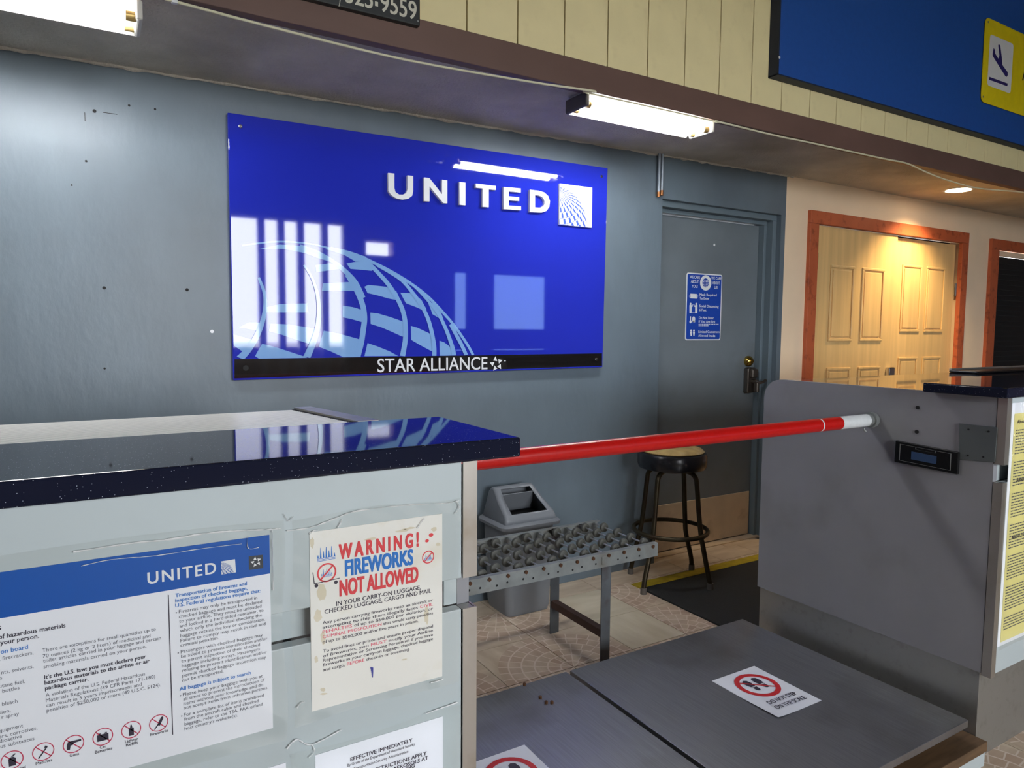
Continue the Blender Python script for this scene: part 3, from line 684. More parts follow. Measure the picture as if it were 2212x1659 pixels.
arc(pb, [(0, 130), (200, 192), (440, 302), (640, 405), (860, 540), (1090, 715), (1300, 935), (1450, 1115), (1600, 1335), (1672, 1475)], (.008, .008))
arc(pa, [(820, 262), (1000, 330), (1180, 435), (1320, 545), (1440, 680), (1520, 850)], (.006, .016))
arc(pb, [(60, 430), (130, 545), (210, 700), (262, 850), (280, 1000), (262, 1150), (240, 1300), (195, 1478)], .0145)
arc(pb, [(180, 195), (330, 290), (480, 440), (600, 580), (710, 760), (770, 900), (800, 1050), (803, 1250), (780, 1400), (765, 1478)], (.010, .015))
arc(pb, [(440, 312), (600, 402), (760, 510), (890, 660), (990, 800), (1080, 970), (1135, 1150), (1170, 1350), (1172, 1478)], (.008, .013))
arc(pb, [(860, 540), (980, 650), (1110, 790), (1220, 930), (1320, 1130), (1400, 1350), (1425, 1478)], (.004, .014))
arc(pb, [(1380, 1068), (1450, 1200), (1530, 1350), (1580, 1478)], .011)
arc(pa, [(355, 620), (420, 800), (425, 980), (385, 1150), (320, 1300), (235, 1430), (140, 1535)], (.006, .017))
arc(pa, [(860, 480), (950, 620), (1010, 800), (1030, 1000), (1010, 1200), (955, 1370), (890, 1525)], (.004, .018))
build('globe_artwork', art, 'artblue', parent=sg, kind='stuff')
# raised letters
U_ = crop(820, 340, .1763); LD = .016
def letter(pts, hole=None):
    P = [sp_(*U_(*q), LD) for q in pts]; g = G()
    if not hole: g.prism(P, (0, LD, 0))
    else:
        Hh = [sp_(*U_(*q), LD) for q in hole]; n = len(P)
        v = P+Hh+[p+Vector((0, LD, 0)) for p in P+Hh]; m = 2*n; f = []
        for i in range(n):
            j = (i+1) % n; f += [(i, j, n+j, n+i), (m+i, m+n+i, m+n+j, m+j), (i, m+i, m+j, j), (n+i, n+j, m+n+j, m+n+i)]
        g.add(v, f)
    return g
Uo = [(105, 190), (182, 198), (182, 375), (195, 425), (240, 455), (290, 455), (325, 435), (343, 390), (343, 220), (413, 228), (413, 415), (400, 470), (350, 508), (280, 518), (200, 500), (140, 460), (110, 410)]
letters = [(Uo, None), ([(545, 245), (610, 252), (765, 450), (765, 272), (830, 280), (830, 563), (780, 560), (612, 355), (612, 540), (548, 535)], None),
           ([(978, 300), (1052, 308), (1052, 588), (980, 580)], None),
           ([(1180, 320), (1425, 350), (1425, 400), (1338, 390), (1338, 612), (1262, 605), (1262, 380), (1180, 370)], None),
           ([(1518, 362), (1730, 380), (1730, 430), (1583, 415), (1583, 475), (1710, 488), (1710, 535), (1583, 523), (1583, 590), (1733, 600), (1733, 648), (1520, 632)], None),
           ([(1842, 395), (1955, 408), (2020, 430), (2065, 472), (2088, 535), (2080, 605), (2045, 655), (1985, 676), (1840, 668)],
            [(1905, 460), (1950, 466), (1985, 480), (2010, 505), (2023, 545), (2018, 580), (1998, 605), (1965, 617), (1905, 612)])]
for o_, h_ in letters: build('letter', letter(o_, h_), 'white', parent=sg)
# logo plaque
Q_ = crop(1190, 380, .07233)
lp = [sp_(*Q_(*q), .012) for q in ((248, 1455), (1225, 1548), (1238, 350), (262, 222))]
pl = build('logo_plaque', G().prism(lp, (0, .012, 0)), 'white', parent=sg, bevel=.001)
def at_(u, v): 
    a = lp[0].lerp(lp[1], u); b = lp[3].lerp(lp[2], u); return a.lerp(b, v)+Vector((0, -.0006, 0))
g = G(); globe(g, at_); build('logo_globe', g, 'logoblue', parent=pl, kind='stuff')
# band lettering
g = G(); W_ = crop(780, 750, .14919)
line(g, 'STAR ALLIANCE', sp_(*W_(240, 362), .0012), sp_(*W_(1828, 318), .0012), .0575, (0, 0, 1), offset=.008)
star5(g, sp_(*W_(1960, 240), .0012), (1, 0, .01), (0, 0, 1), .037)
q0 = sp_(*W_(2070, 205), .0012); g.poly([q0, q0+Vector((.010, 0, 0)), q0+Vector((.010, 0, .004)), q0+Vector((0, 0, .004))])
build('band_lettering', g, 'white', parent=sg, kind='stuff')
for px in ((519, 273), (1299, 381), (1288, 776)):
    p = sp_(*px); build('screw', G().lathe((0, 0, 0), [(.008, 0), (.007, .003), (.004, .005)], 14), 'chrome', parent=sg).matrix_local = Matrix.Translation(p-ROOT[sg]) @ Matrix.Rotation(math.radians(90), 4, 'X') @ Matrix.Translation(ROOT[sg]*1.0)
p = sp_(531, 795); build('screw_hole', G().cyl(p+Vector((0, -.0012, 0)), p+Vector((0, .004, 0)), .011, 14), 'dark', parent=sg)

# dark blue arrivals board with yellow sign
bs = thing('arrivals_board', (4.2, YB, 2.488), 'big dark blue board mounted on the cream siding', 'sign')
BX0 = 2.715; YS = YB-.05
build('board_panel', G().box(BX0, 7.6, YS, YB+.002, 2.488, 3.56), 'darkblue', parent=bs, bevel=.002)
build('edge_strip', G().box(BX0-.006, BX0, YS-.001, YB+.002, 2.484, 3.562), 'edgenavy', parent=bs)
build('edge_strip', G().box(BX0-.006, 7.6, YS-.001, YB+.002, 2.482, 2.488), 'edgenavy', parent=bs)
p = onplane(1, YS, 1683, 124); build('screw', G().cyl((p.x, YS-.003, p.z), (p.x, YS, p.z), .006, 10), 'white', parent=bs)
ys = thing('arrivals_sign', (5.3, YS, 2.64), 'yellow sign with white aeroplane pictogram on the dark blue board', 'sign')
S6 = crop(2090, 20, .1447); YY = YS-.003; s6 = lambda x, y, d=0.0: onplane(1, YY-d, *S6(x, y))
YY = YS-.0068; tl, bl_ = s6(285, 115), s6(187, 1370); zt, zb, xl = tl.z, bl_.z, (tl.x+bl_.x)/2
build('yellow_plate', G().prism(rrect(xl, xl+2.3, zb, zt, .035, YS-.0038), (0, -.003, 0)), 'yellow', parent=ys)
w0, w1, w2, w3 = s6(345, 385), s6(690, 510), s6(640, 1260), s6(285, 1130)
build('white_field', G().prism(rrect((w0.x+w3.x)/2, (w1.x+w2.x)/2, (w2.z+w3.z)/2, (w0.z+w1.z)/2, .02, YY), (0, -.0006, 0)), 'white', parent=ys)
g = G().poly([s6(x, y, .0012) for x, y in ((465, 520), (490, 540), (512, 720), (520, 830), (600, 940), (602, 985), (585, 1010), (565, 1000), (470, 850), (375, 695), (375, 660), (390, 575), (408, 605), (412, 660), (462, 738), (475, 690), (458, 540))])
g.poly([s6(x, y, .0012) for x, y in ((325, 1008), (600, 1108), (595, 1150), (322, 1052))])
build('aeroplane_pictogram', g, 'navy', parent=ys)
g = G(); p0 = s6(815, 1060, .0012); line(g, 'A', p0, p0+Vector((.085, 0, 0)), .11, (0, 0, 1)); build('lettering', g, 'blackmat', parent=ys)
for px in ((308, 190), (232, 1305)):
    p = s6(*px); build('rivet', G().cyl((p.x, YY-.002, p.z), (p.x, YY, p.z), .006, 8), 'galv', parent=ys)

# black telephone sign
tsn = thing('telephone_sign', (.6, YB, 2.328), 'black board with white painted telephone digits above fascia', 'sign')
YT = YB-.022
tr, br = onplane(1, YT, 907, 0), onplane(1, YT, 908, 50)
build('board', G().box(-.35, br.x, YT, YB+.004, br.z-.010, 2.62), 'blacksign', parent=tsn, bevel=.004)
T_ = crop(680, 0, .11302); g = G(); tp = lambda x, y: onplane(1, YT-.0008, *T_(x, y))
zbase = tp(1870, 360).z
xa = tp(590, 70).x; xb = tp(1945, 360).x
line(g, '325', (tp(592, 70).x, YT-.0008, zbase), (tp(1108, 160).x, YT-.0008, zbase), .055, (0, 0, 1), offset=.012)
line(g, '9559', (tp(1258, 230).x, YT-.0008, zbase), (tp(1942, 360).x, YT-.0008, zbase), .055, (0, 0, 1), offset=.012)
q0 = tp(1150, 118); q1 = tp(1210, 118); zz = tp(1180, 118).z; g.poly([(q0.x, YT-.0008, zz), (q1.x, YT-.0008, zz), (q1.x, YT-.0008, zz+.014), (q0.x, YT-.0008, zz+.014)])
line(g, ')', (tp(455, 30).x, YT-.0008, zbase), (tp(500, 30).x, YT-.0008, zbase), .055, (0, 0, 1))
build('digits', g, 'numwhite', parent=tsn, kind='stuff')
p = tp(1970, 405); build('screw', G().cyl((p.x, YT-.002, p.z), (p.x, YT, p.z), .003, 8), 'galv', parent=tsn)

# ================================================================== COUNTERS
def counter(name, label, x0, x1, side, dz, yback, yfront, YC=YC):
    """check-in counter body; side = +1 when its visible side wall is at x1, -1 when at x0"""
    t = thing(name, ((x0+x1)/2, 1.45, 0), label, 'counter')
    zt = 1.105+dz; zu, zl = .904+dz, .850+dz; kz = .285
    xe = x1 if side > 0 else x0
    inner0, inner1 = (x0, x1-.028) if side > 0 else (x0+.028, x1)
    build('upper_front_panel', G().box(inner0, inner1, YC, YC+.022, zu, zt), 'panel', parent=t, bevel=.0015)
    build('lower_front_panel', G().box(inner0, inner1, YC, YC+.022, kz, zl), 'panel', parent=t, bevel=.0015)
    b0, b1 = (x0, x1-.010) if side > 0 else (x0+.010, x1)
    ib0, ib1 = (b0, b1-.040) if side > 0 else (b0+.040, b1)
    build('recess_rail', G().box(ib0, ib1, YC+.030, YC+.045, zl, zu), 'panel', parent=t)
    build('rail_end', G().box(*((ib1+.0015, b1) if side > 0 else (b0, ib0-.0015)), YC+.026, YC+.060, zl, zu), 'panel', parent=t, bevel=.001)
    # steel corner angles above and below the rail
    for a, b in ((zu, zt), (kz-.006, zl)):
        if side > 0: P = [(x1-.0265, YC-.003, a), (x1, YC-.003, a), (x1, YC+.023, a), (x1-.003, YC+.023, a), (x1-.003, YC, a), (x1-.0265, YC, a)]
        else: P = [(x0+.0265, YC-.003, a), (x0, YC-.003, a), (x0, YC+.023, a), (x0+.003, YC+.023, a), (x0+.003, YC, a), (x0+.0265, YC, a)]
        build('corner_trim', G().prism(P, (0, 0, b-a)), 'steel', parent=t)
    # side wall with a rounded top back corner
    r = .075; zs = 1.137 if side < 0 else 1.088
    prof = [(YC+.025, kz), (yback, kz), (yback, zs-r)]+[(yback-r+r*math.cos(math.radians(a)), zs-r+r*math.sin(math.radians(a))) for a in range(15, 91, 15)]
    prof += [(yfront, zs), (yfront, min(zs, zt-.0005)) if side > 0 else (yfront, zt-.0005), (YC+.025, min(zs, zt-.0005))]
    xs = xe-.024*side
    build('trim_cap', G().box(*((x1-.0265, x1-.0035) if side > 0 else (x0+.0035, x0+.0265)), YC+.0005, YC+.0225, zl-.004, zl-.001), 'kick', parent=t)
    build('side_panel', G().prism([(xs, y, z) for y, z in prof], (.023*side, 0, 0)), 'greypanel', parent=t)
    # plinth
    px0, px1 = (x0, x1-.006) if side > 0 else (x0+.006, x1)
    build('plinth', G().box(px0, px1, YC+.03, yback-.01, .0, kz), 'kick', parent=t, bevel=.001)
    build('inner_body', G().box(*((x0, x1-.03) if side > 0 else (x0+.03, x1)), YC+.062, yback-.02, kz, 1.07), 'greypanel', parent=t)
    return t
cL = counter('check_in_counter', 'check-in counter with fireworks warning taped on its pale front', -1.6, .556, 1, 0, 1.87, 1.3465)
cR = counter('check_in_counter', 'check-in counter with grey side wall and scale readout', 2.310, 4.3, -1, .030, 1.878, 1.2275, 1.011)

# stone tops
build('countertop', G().box(-1.7, .632, 1.018, 1.345, 1.106, 1.140), 'stone', bevel=.004, seg=3, label='glossy dark speckled stone top of the counter with fireworks warning', cat='countertop')
build('countertop', G().box(2.255, 4.4, .985, 1.226, 1.1375, 1.1675), 'stone', bevel=.004, seg=3, label='glossy dark speckled stone top of the counter with scale readout', cat='countertop')
# polished work surface behind the right hand top
build('work_surface', G().box(2.335, 4.4, 1.2275, 1.79, 1.105, 1.1365), M['stone'], bevel=.003, label='low glossy work surface behind the stone top of grey-sided counter', cat='countertop')
cs = thing('keyboard_tray', (3.9, 1.75, 1.137), 'thin black tray lying on glossy work surface', 'tray')
build('tray_panel', G().box(3.50, 4.3, 1.66, 1.785, 1.1368, 1.148), 'display', parent=cs, bevel=.004)
build('tray_rim', G().box(3.50, 4.3, 1.775, 1.785, 1.148, 1.156), 'steel', parent=cs, bevel=.002)

# tambour cover behind the left hand top
tb = thing('tambour_cover', (-.5, 1.6, 1.108), 'white ribbed roll cover behind stone top of the counter', 'cover')
g = G(); n = 26; ya, yb_, za, zb_ = 1.3465, 1.85, 1.137, 1.112
pr = []
for k in range(n):
    y0 = ya+(yb_-ya)*k/n; y1 = ya+(yb_-ya)*(k+1)/n
    for q, h in ((.06, -.0022), (.2, 0), (.8, 0), (.94, -.0022)): y = y0+(y1-y0)*q; pr.append((y, za+(zb_-za)*(y-ya)/(yb_-ya)+h))
pr += [(yb_, zb_-.02), (ya, za-.02)]
build('ribbed_sheet', G().prism([(-1.6, y, z) for y, z in pr], (2.045, 0, 0)), 'tambour', parent=tb)
build('end_rail', G().prism([(.4525, ya, za+.004), (.4525, yb_+.006, zb_+.006), (.4525, yb_+.006, zb_-.035), (.4525, ya, za-.04)], (.045, 0, 0)), 'steel', parent=tb, bevel=.001)
build('rail_slot', G().prism([(.4455, ya, za+.0005), (.4455, yb_, zb_+.001), (.4455, yb_, zb_-.02), (.4455, ya, za-.02)], (.0068, 0, 0)), 'dark', parent=tb)
build('side_rail', G().prism([(.4978, ya, za-.004), (.4978, yb_, zb_-.004), (.4978, yb_, zb_-.035), (.4978, ya, za-.04)], (.030, 0, 0)), 'greypanel', parent=tb)

# ------------------------------------------------------------------ posters on the left counter
YP = YC-.0012
hp = crop(0, 1100, .3369); ip = crop(620, 1060, .361)
def PH(x, y, d=.0008): return onplane(1, YP-d, *hp(x, y))
def PI(x, y, d=.0004): return onplane(1, YP-d, *ip(x, y))
Z = (0, 0, 1); XA = (1, 0, 0); NY = (0, -1, 0)
po = thing('hazmat_poster', (.0, YP, .71), 'blue and white hazardous materials poster taped to pale counter front', 'poster')
tr_, br_ = PH(1717, 165, 0), PH(1760, 1400, 0); xr = (tr_.x+br_.x)/2; bz = PH(1727, 412, 0).z
build('poster_sheet', G().prism([(xr-.62, YP, br_.z), (xr, YP, br_.z), (xr, YP, tr_.z), (xr-.62, YP, tr_.z)], (0, .0008, 0)), 'paper', parent=po)
build('blue_header', G().prism([(xr-.62, YP, bz), (xr, YP, bz), (xr, YP, tr_.z), (xr-.62, YP, tr_.z)], (0, -.0005, 0)), 'posterblue', parent=po)
hz = {k: G() for k in ('textgrey', 'textdark', 'textblue', 'white', 'ringred')}
def hl(key, s, a, b, cap=.0048, off=0.0):
    A_, B_ = PH(*a), PH(*b); z = A_.z; line(hz[key], s, (A_.x, A_.y, z), (B_.x, B_.y, z), cap, Z, offset=off)
SM = .0047
rc = [('textblue', 'Transportation of firearms and', 1125, 565, 1583), ('textblue', 'inspection of checked baggage,', 1125, 597, 1587), ('textblue', 'U.S. Federal regulations require that:', 1125, 630, 1670),
      ('textgrey', 'Firearms may only be transported in', 1148, 668, 1650), ('textgrey', 'checked baggage and must be declared', 1148, 700, 1680), ('textgrey', 'to your airline. They must be unloaded', 1150, 730, 1677),
      ('textgrey', 'and locked in a hard-sided container, to', 1152, 760, 1690), ('textgrey', 'which only the individual checking the', 1155, 790, 1680), ('textgrey', 'baggage retains the key or combination.', 1157, 822, 1698),
      ('textgrey', 'Failure to comply may result in civil and', 1158, 853, 1703), ('textgrey', 'criminal penalties.', 1158, 883, 1405),
      ('textgrey', 'Passengers with checked baggage may', 1160, 925, 1685), ('textgrey', 'be asked to present identification and/or', 1162, 955, 1715), ('textgrey', 'to permit inspection of their checked', 1164, 985, 1667),
      ('textgrey', 'baggage including x-rays. Passengers', 1166, 1015, 1667), ('textgrey', 'refusing to present identification and/or', 1168, 1045, 1710), ('textgrey', 'permit checked baggage inspection may', 1170, 1077, 1707), ('textgrey', 'not be transported.', 1170, 1107, 1433),
      ('textblue', 'All baggage is subject to search', 1153, 1165, 1610),
      ('textgrey', 'Please keep your baggage with you at', 1173, 1200, 1685), ('textgrey', 'all times to prevent the introduction of', 1176, 1228, 1697), ('textgrey', 'items without your knowledge and do', 1178, 1258, 1688), ('textgrey', 'not accept items from unknown persons.', 1180, 1285, 1720),
      ('textgrey', 'For a complete list of items prohibited', 1180, 1330, 1692), ('textgrey', 'from the aircraft cabin and checked', 1182, 1358, 1660), ('textgrey', 'baggage, refer to the TSA, FAA or/and', 1184, 1388, 1685), ('textgrey', "host country's website(s).", 1184, 1418, 1525),
      ('textgrey', 'There are exceptions for small quantities up to', 272, 918, 1000), ('textgrey', '70 ounces (2 kg or 2 liters) of medicinal and', 275, 955, 965), ('textgrey', 'toilet articles carried in your luggage and certain', 277, 985, 1033), ('textgrey', 'smoking materials carried on your person.', 280, 1022, 940),
      ('textdark', "It's the U.S. law: you must declare your", 285, 1090, 938), ('textdark', 'hazardous materials to the airline or air', 287, 1125, 960), ('textdark', 'package carrier.', 290, 1160, 567),
      ('textgrey', 'A violation of the U.S. Federal Hazardous', 293, 1205, 932), ('textgrey', 'Materials Regulations (49 CFR Parts 171-180)', 295, 1238, 997), ('textgrey', 'can result in 5 years imprisonment and', 298, 1270, 910), ('textgrey', 'penalties of $250,000 or more (49 U.S.C. 5124).', 300, 1302, 1033)]
for key, s, x, y, x1 in rc: hl(key, s, (x, y), (x1, y-(x1-x)*.17), SM*(1.0 if key == 'textgrey' else 1.08), off=.018 if key != 'textgrey' else -.004)
for (x, y) in ((1131, 664), (1143, 922), (1158, 1196), (1165, 1326)): disc2(hz['textgrey'], PH(x, y), XA, Z, .0009, .0009, 8)
lc = [('textdark', 's', 8, 772, .0075), ('textdark', 'of hazardous materials', 420, 757, .0056), ('textdark', 'n your person.', 250, 825, .0056), ('textblue', 'y on board', 180, 895, .0056), ('textgrey', ', firecrackers,', 215, 930, SM),
      ('textgrey', 'nts, solvents,', 215, 1018, SM), ('textgrey', 's', 14, 1090, SM), ('textgrey', 'utane fuel,', 160, 1113, SM), ('textgrey', 'bottles', 125, 1155, SM), ('textgrey', 'bleach', 113, 1240, SM), ('textgrey', 'tion,', 68, 1300, SM), ('textgrey', 'r spray', 122, 1320, SM),
      ('textgrey', 'quipment', 148, 1397, SM), ('textgrey', 'ers, corrosives,', 240, 1412, SM), ('textgrey', 'dioactive', 140, 1465, SM), ('textgrey', 'us substances', 220, 1480, SM)]
for key, s, x, y, cap in lc:
    line_r(hz[key], s, PH(x, y), cap, Z, XA, .93, offset=.014 if key != 'textgrey' else -.004)
# header logo
for s_, a, b in (('UNITED', (948, 480), (1385, 416)),):
    A_, B_ = PH(*a), PH(*b); line(hz['white'], s_, (A_.x, A_.y, A_.z), (B_.x, A_.y, A_.z), .0155, Z, offset=.018, spacing=1.2)
lq = [PH(*q) for q in ((1420, 420), (1513, 405), (1507, 320), (1417, 335))]
hz['white'].poly(lq)
v0 = PH(1080, 550); v1 = PH(1130, 1440); bar2(hz['textdark'], v0, (v0.x, v0.y, v1.z), .0011, NY)
def no_icon(c, r, kind):
    ring2(hz['ringred'], c, XA, Z, r*.91, r, 32); bar2(hz['ringred'], c+Vector((-.68*r, 0, .68*r)), c+Vector((.68*r, 0, -.68*r)), r*.10, NY)
    d = Vector((0, -.0004, 0)); g = hz['textdark']
    def P(*pts): g.poly([c+Vector((x*r, 0, y*r)) for x, y in pts])
    if kind == 'gas': P((-.3, -.65), (.3, -.65), (.32, .15), (.1, .32), (-.1, .32), (-.32, .15)); P((-.1, .36), (.12, .36), (.35, .6), (.25, .66))
    if kind == 'match': P((-.5, -.62), (-.4, -.68), (.3, .25), (.2, .32)); P((.1, .36), (.34, .3), (.42, .5), (.2, .62))
    if kind == 'gun': P((-.6, .1), (-.5, .38), (.72, .38), (.72, .18), (.05, .12), (-.1, -.1), (-.28, -.08), (-.36, -.55), (-.66, -.5))
    if kind == 'battery': P((-.55, -.45), (.55, -.45), (.55, .3), (-.55, .3)); P((-.4, .33), (-.2, .33), (-.2, .45), (-.4, .45)); P((.2, .33), (.4, .33), (.4, .45), (.2, .45))
    if kind == 'lighter': P((-.25, -.68), (.25, -.68), (.25, .2), (-.25, .2)); P((-.12, .23), (.12, .23), (.05, .6), (-.05, .6))
    if kind == 'rocket': P((-.5, -.65), (-.42, -.7), (0, -.2), (-.1, -.12)); P((-.15, -.2), (.1, -.35), (.5, .45), (.45, .7), (.25, .6))
for (x, y), k in zip(((78, 1612), (278, 1558), (472, 1510), (660, 1463), (842, 1418), (1018, 1375)), ('gas', 'match', 'gun', 'battery', 'lighter', 'rocket')):
    no_icon(PH(x, y-4), .0118, k)
for s, a, b in (('Compressed', (50, 1690), (165, 1662)), ('Matches', (230, 1642), (335, 1615)), ('Guns', (447, 1590), (507, 1575)), ('Car', (640, 1538), (682, 1528)), ('Batteries', (610, 1568), (720, 1540)), ('Lighter', (803, 1500), (887, 1478)), ('Refills', (810, 1522), (885, 1502)), ('Fireworks', (965, 1455), (1080, 1428))):
    hl('textdark', s, a, b, .0038, .006)
for k, g in hz.items(): build('print', g, k, parent=po, kind='stuff')
g = G(); globe(g, lambda u, v: lq[0].lerp(lq[1], u).lerp(lq[3].lerp(lq[2], u), v)+Vector((0, -.0005, 0)), 20); build('logo_globe', g, 'posterblue', parent=po, kind='stuff')
sq = [PH(*q) for q in ((1597, 390), (1688, 378), (1685, 292), (1595, 303))]; build('alliance_square', G().prism(sq, (0, .0003, 0)), 'logosq', parent=po)
g = G(); star5(g, (sq[0]+sq[2])/2+Vector((0, -.0006, .001)), XA, Z, .0078); build('alliance_star', g, 'white', parent=po, kind='stuff')
def film(name, x0, x1, z0, z1, y, parent, amp=.0016, seed=1):
    rnd = random.Random(seed); nx, nz = 44, 44; v = []; f = []
    ph = [(rnd.uniform(2, 8), rnd.uniform(2, 9), rnd.uniform(0, 6.28), rnd.uniform(.3, 1)) for _ in range(9)]
    for i in range(nx+1):
        for j in range(nz+1):
            u, w = i/nx, j/nz; edge = max(0, 1-min(u, 1-u, w, 1-w)/.09)
            h = sum(a*abs(math.sin(p*u*3+q*w*3+s)) for p, q, s, a in ph)/5
            v.append((x0+(x1-x0)*u+.003*math.sin(9*w)*(1 if edge else 0), y-.0012-amp*(.25+edge*1.6)*h, z0+(z1-z0)*w+.003*math.sin(7*u+seed)))
    for i in range(nx):
        for j in range(nz): a = i*(nz+1)+j; f.append((a, a+nz+1, a+nz+2, a+1))
    return build(name, G().add(v, f), 'film', parent=parent, smooth=True)
film('clear_film', xr-.60, xr+.018, br_.z-.02, tr_.z+.022, YP-.0016, po, seed=3)

# fireworks warning
fw_ = thing('fireworks_warning', (.39, YP, .74), 'white fireworks warning sheet with red and blue heading on counter front', 'poster')
a0, a1, a2, a3 = PI(148, 1315, 0), PI(925, 1118, 0), PI(933, 145, 0), PI(135, 240, 0)
x0, x1, z0, z1 = (a0.x+a3.x)/2, (a1.x+a2.x)/2, (a0.z+a1.z)/2, (a2.z+a3.z)/2
build('paper_sheet', G().box(x0, x1, YP, YP+.0008, z0, z1), 'oldpaper', parent=fw_)
fg = {k: G() for k in ('textred', 'fireblue', 'textdark', 'inkpink', 'stain', 'inkpen')}
def fl_(key, s, a, b, cap, off, spacing=1.0):
    A_, B_ = PI(*a), PI(*b); line(fg[key], s, A_, (B_.x, A_.y, A_.z), cap, Z, offset=off, spacing=spacing)
fl_('textred', 'WARNING!', (313, 408), (785, 335), .0220, .045, 1.5)
fl_('fireblue', 'FIREWORKS', (350, 510), (752, 440), .0240, .042)
fl_('textred', 'NOT ALLOWED', (317, 630), (783, 545), .0240, .042)
fl_('textdark', 'IN YOUR CARRY-ON LUGGAGE,', (295, 690), (800, 598), .0068, .014)
fl_('textdark', 'CHECKED LUGGAGE, CARGO AND MAIL', (225, 738), (862, 618), .0068, .014)
body = [([('Any person carrying fireworks onto an aircraft or', 0)], (213, 800), 873), ([('attempting to ship them illegally faces ', 0), ('CIVIL', 1)], (213, 828), 873),
        ([('PENALTIES', 1), (' of up to $50,000 per violation, or', 0)], (213, 855), 873), ([('CRIMINAL PROSECUTION', 1), (' that would carry penalties', 0)], (213, 885), 873),
        ([('of up to $500,000 and/or five years in prison.', 0)], (213, 915), 787), ([('To avoid fines or prison and ensure proper disposal', 0)], (215, 970), 873),
        ([('of fireworks, you ', 0), ('MUST', 1), (' notify your Airline', 0)], (215, 998), 873), ([('Representative or Screening Personnel if you have', 0)], (215, 1025), 873),
        ([('fireworks in your carry-on luggage, checked luggage', 0)], (215, 1052), 873), ([('and cargo, ', 0), ('BEFORE', 1), (' check-in or screening.', 0)], (215, 1082), 735)]
for parts, a, xe in body:
    A_ = PI(*a); B_ = PI(xe, a[1]-(xe-a[0])*.21)
    segs(fg, [(s, 'inkpink' if k else 'textdark') for s, k in parts], A_, (B_.x, A_.y, A_.z), .0048, Z, offset=.010)
def noring(c, r): ring2(fg['textred'], c, XA, Z, r*.84, r, 32); bar2(fg['textred'], c+Vector((-.63*r, 0, -.63*r)), c+Vector((.63*r, 0, .63*r)), r*.16, NY)
noring(PI(238, 490), .0148); noring(PI(845, 397), .0108)
c = PI(238, 498); g = fg['textdark']
bar2(g, c+Vector((-.021, 0, .006)), c+Vector((-.019, 0, -.012)), .0012, NY); bar2(g, c+Vector((-.019, 0, -.012)), c+Vector((.020, 0, -.010)), .0012, NY)
for dx in (-.016, .014): disc2(g, c+Vector((dx, 0, -.0155)), XA, Z, .0028)
g = fg['fireblue']
for c, s in ((PI(235, 375), 1.0), (PI(238, 490, .0003), .6), (PI(845, 398, .0003), .5)):
    for k in range(-3, 4):
        h = (.010 if k % 2 else .016)*s*(1 if abs(k) < 3 else .5); x = k*.0042*s
        g.poly([c+Vector((x-.0012*s, 0, -.006*s)), c+Vector((x+.0012*s, 0, -.006*s)), c+Vector((x+.0004*s, 0, h-.006*s)), c+Vector((x-.0004*s, 0, h-.006*s))])
    for k in range(3): bar2(g, c+Vector((-.014*s, 0, -.007*s-.002*k*s)), c+Vector((.014*s, 0, -.006*s-.002*k*s)), .0008*s, NY)
for (x, y, r) in ((862, 265, .0042), (838, 300, .0035)): disc2(fg['textred'], PI(x, y), XA, Z, r, r*.8, 8)
g = fg['inkpen']; g.poly([PI(*q) for q in ((498, 1055), (516, 1058), (516, 1085), (514, 1118), (508, 1118), (505, 1090))])
rnd = random.Random(5); g = fg['stain']
for cx, cy, w, h in ((205, 600, 36, 70), (185, 745, 30, 44), (215, 880, 18, 50), (690, 240, 50, 10), (730, 225, 42, 8), (500, 290, 46, 10), (880, 230, 20, 16), (905, 322, 20, 14), (150, 310, 16, 40), (835, 740, 18, 70), (700, 1010, 22, 6), (215, 1190, 22, 14), (220, 1215, 26, 8), (175, 1010, 16, 26)):
    g.poly([PI(cx+w*math.cos(a)*rnd.uniform(.55, 1), cy+h*math.sin(a)*rnd.uniform(.55, 1)-(w*math.cos(a))*.12, .0002) for a in [k*2*math.pi/14 for k in range(14)]])
for k, g in fg.items(): build('print', g, k, parent=fw_, kind='stuff')
film('clear_film', x0-.028, x1+.030, z0-.012, z1+.026, YP-.0016, fw_, amp=.0022, seed=11)

def crease_glint(f, pts, w, parent, seed=0):
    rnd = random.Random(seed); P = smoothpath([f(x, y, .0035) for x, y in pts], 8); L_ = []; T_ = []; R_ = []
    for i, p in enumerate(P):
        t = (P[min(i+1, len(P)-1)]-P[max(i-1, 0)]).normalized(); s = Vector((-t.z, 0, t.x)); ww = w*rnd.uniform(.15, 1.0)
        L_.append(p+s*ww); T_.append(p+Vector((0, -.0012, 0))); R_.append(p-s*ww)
    n = len(P); build('film_crease_glint', G().add(L_+T_+R_, [(i, i+1, n+i+1, n+i) for i in range(n-1)]+[(n+i, n+i+1, 2*n+i+1, 2*n+i) for i in range(n-1)]), 'crease_glint', parent=parent, smooth=True)  # raised fold in the film, its glint painted as plain white
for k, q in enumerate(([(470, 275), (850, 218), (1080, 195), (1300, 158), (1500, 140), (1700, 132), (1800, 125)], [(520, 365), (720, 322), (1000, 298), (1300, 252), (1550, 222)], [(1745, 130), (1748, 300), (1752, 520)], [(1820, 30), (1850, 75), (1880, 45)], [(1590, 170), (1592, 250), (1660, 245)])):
    crease_glint(PH, q, .0016 if k < 1 else .0008, po, k)
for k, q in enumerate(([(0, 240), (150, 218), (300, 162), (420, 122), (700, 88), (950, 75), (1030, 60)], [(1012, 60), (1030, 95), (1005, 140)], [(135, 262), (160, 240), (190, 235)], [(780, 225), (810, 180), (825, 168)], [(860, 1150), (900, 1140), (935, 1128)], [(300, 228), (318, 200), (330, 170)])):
    crease_glint(PI, q, .0013, fw_, 10+k)

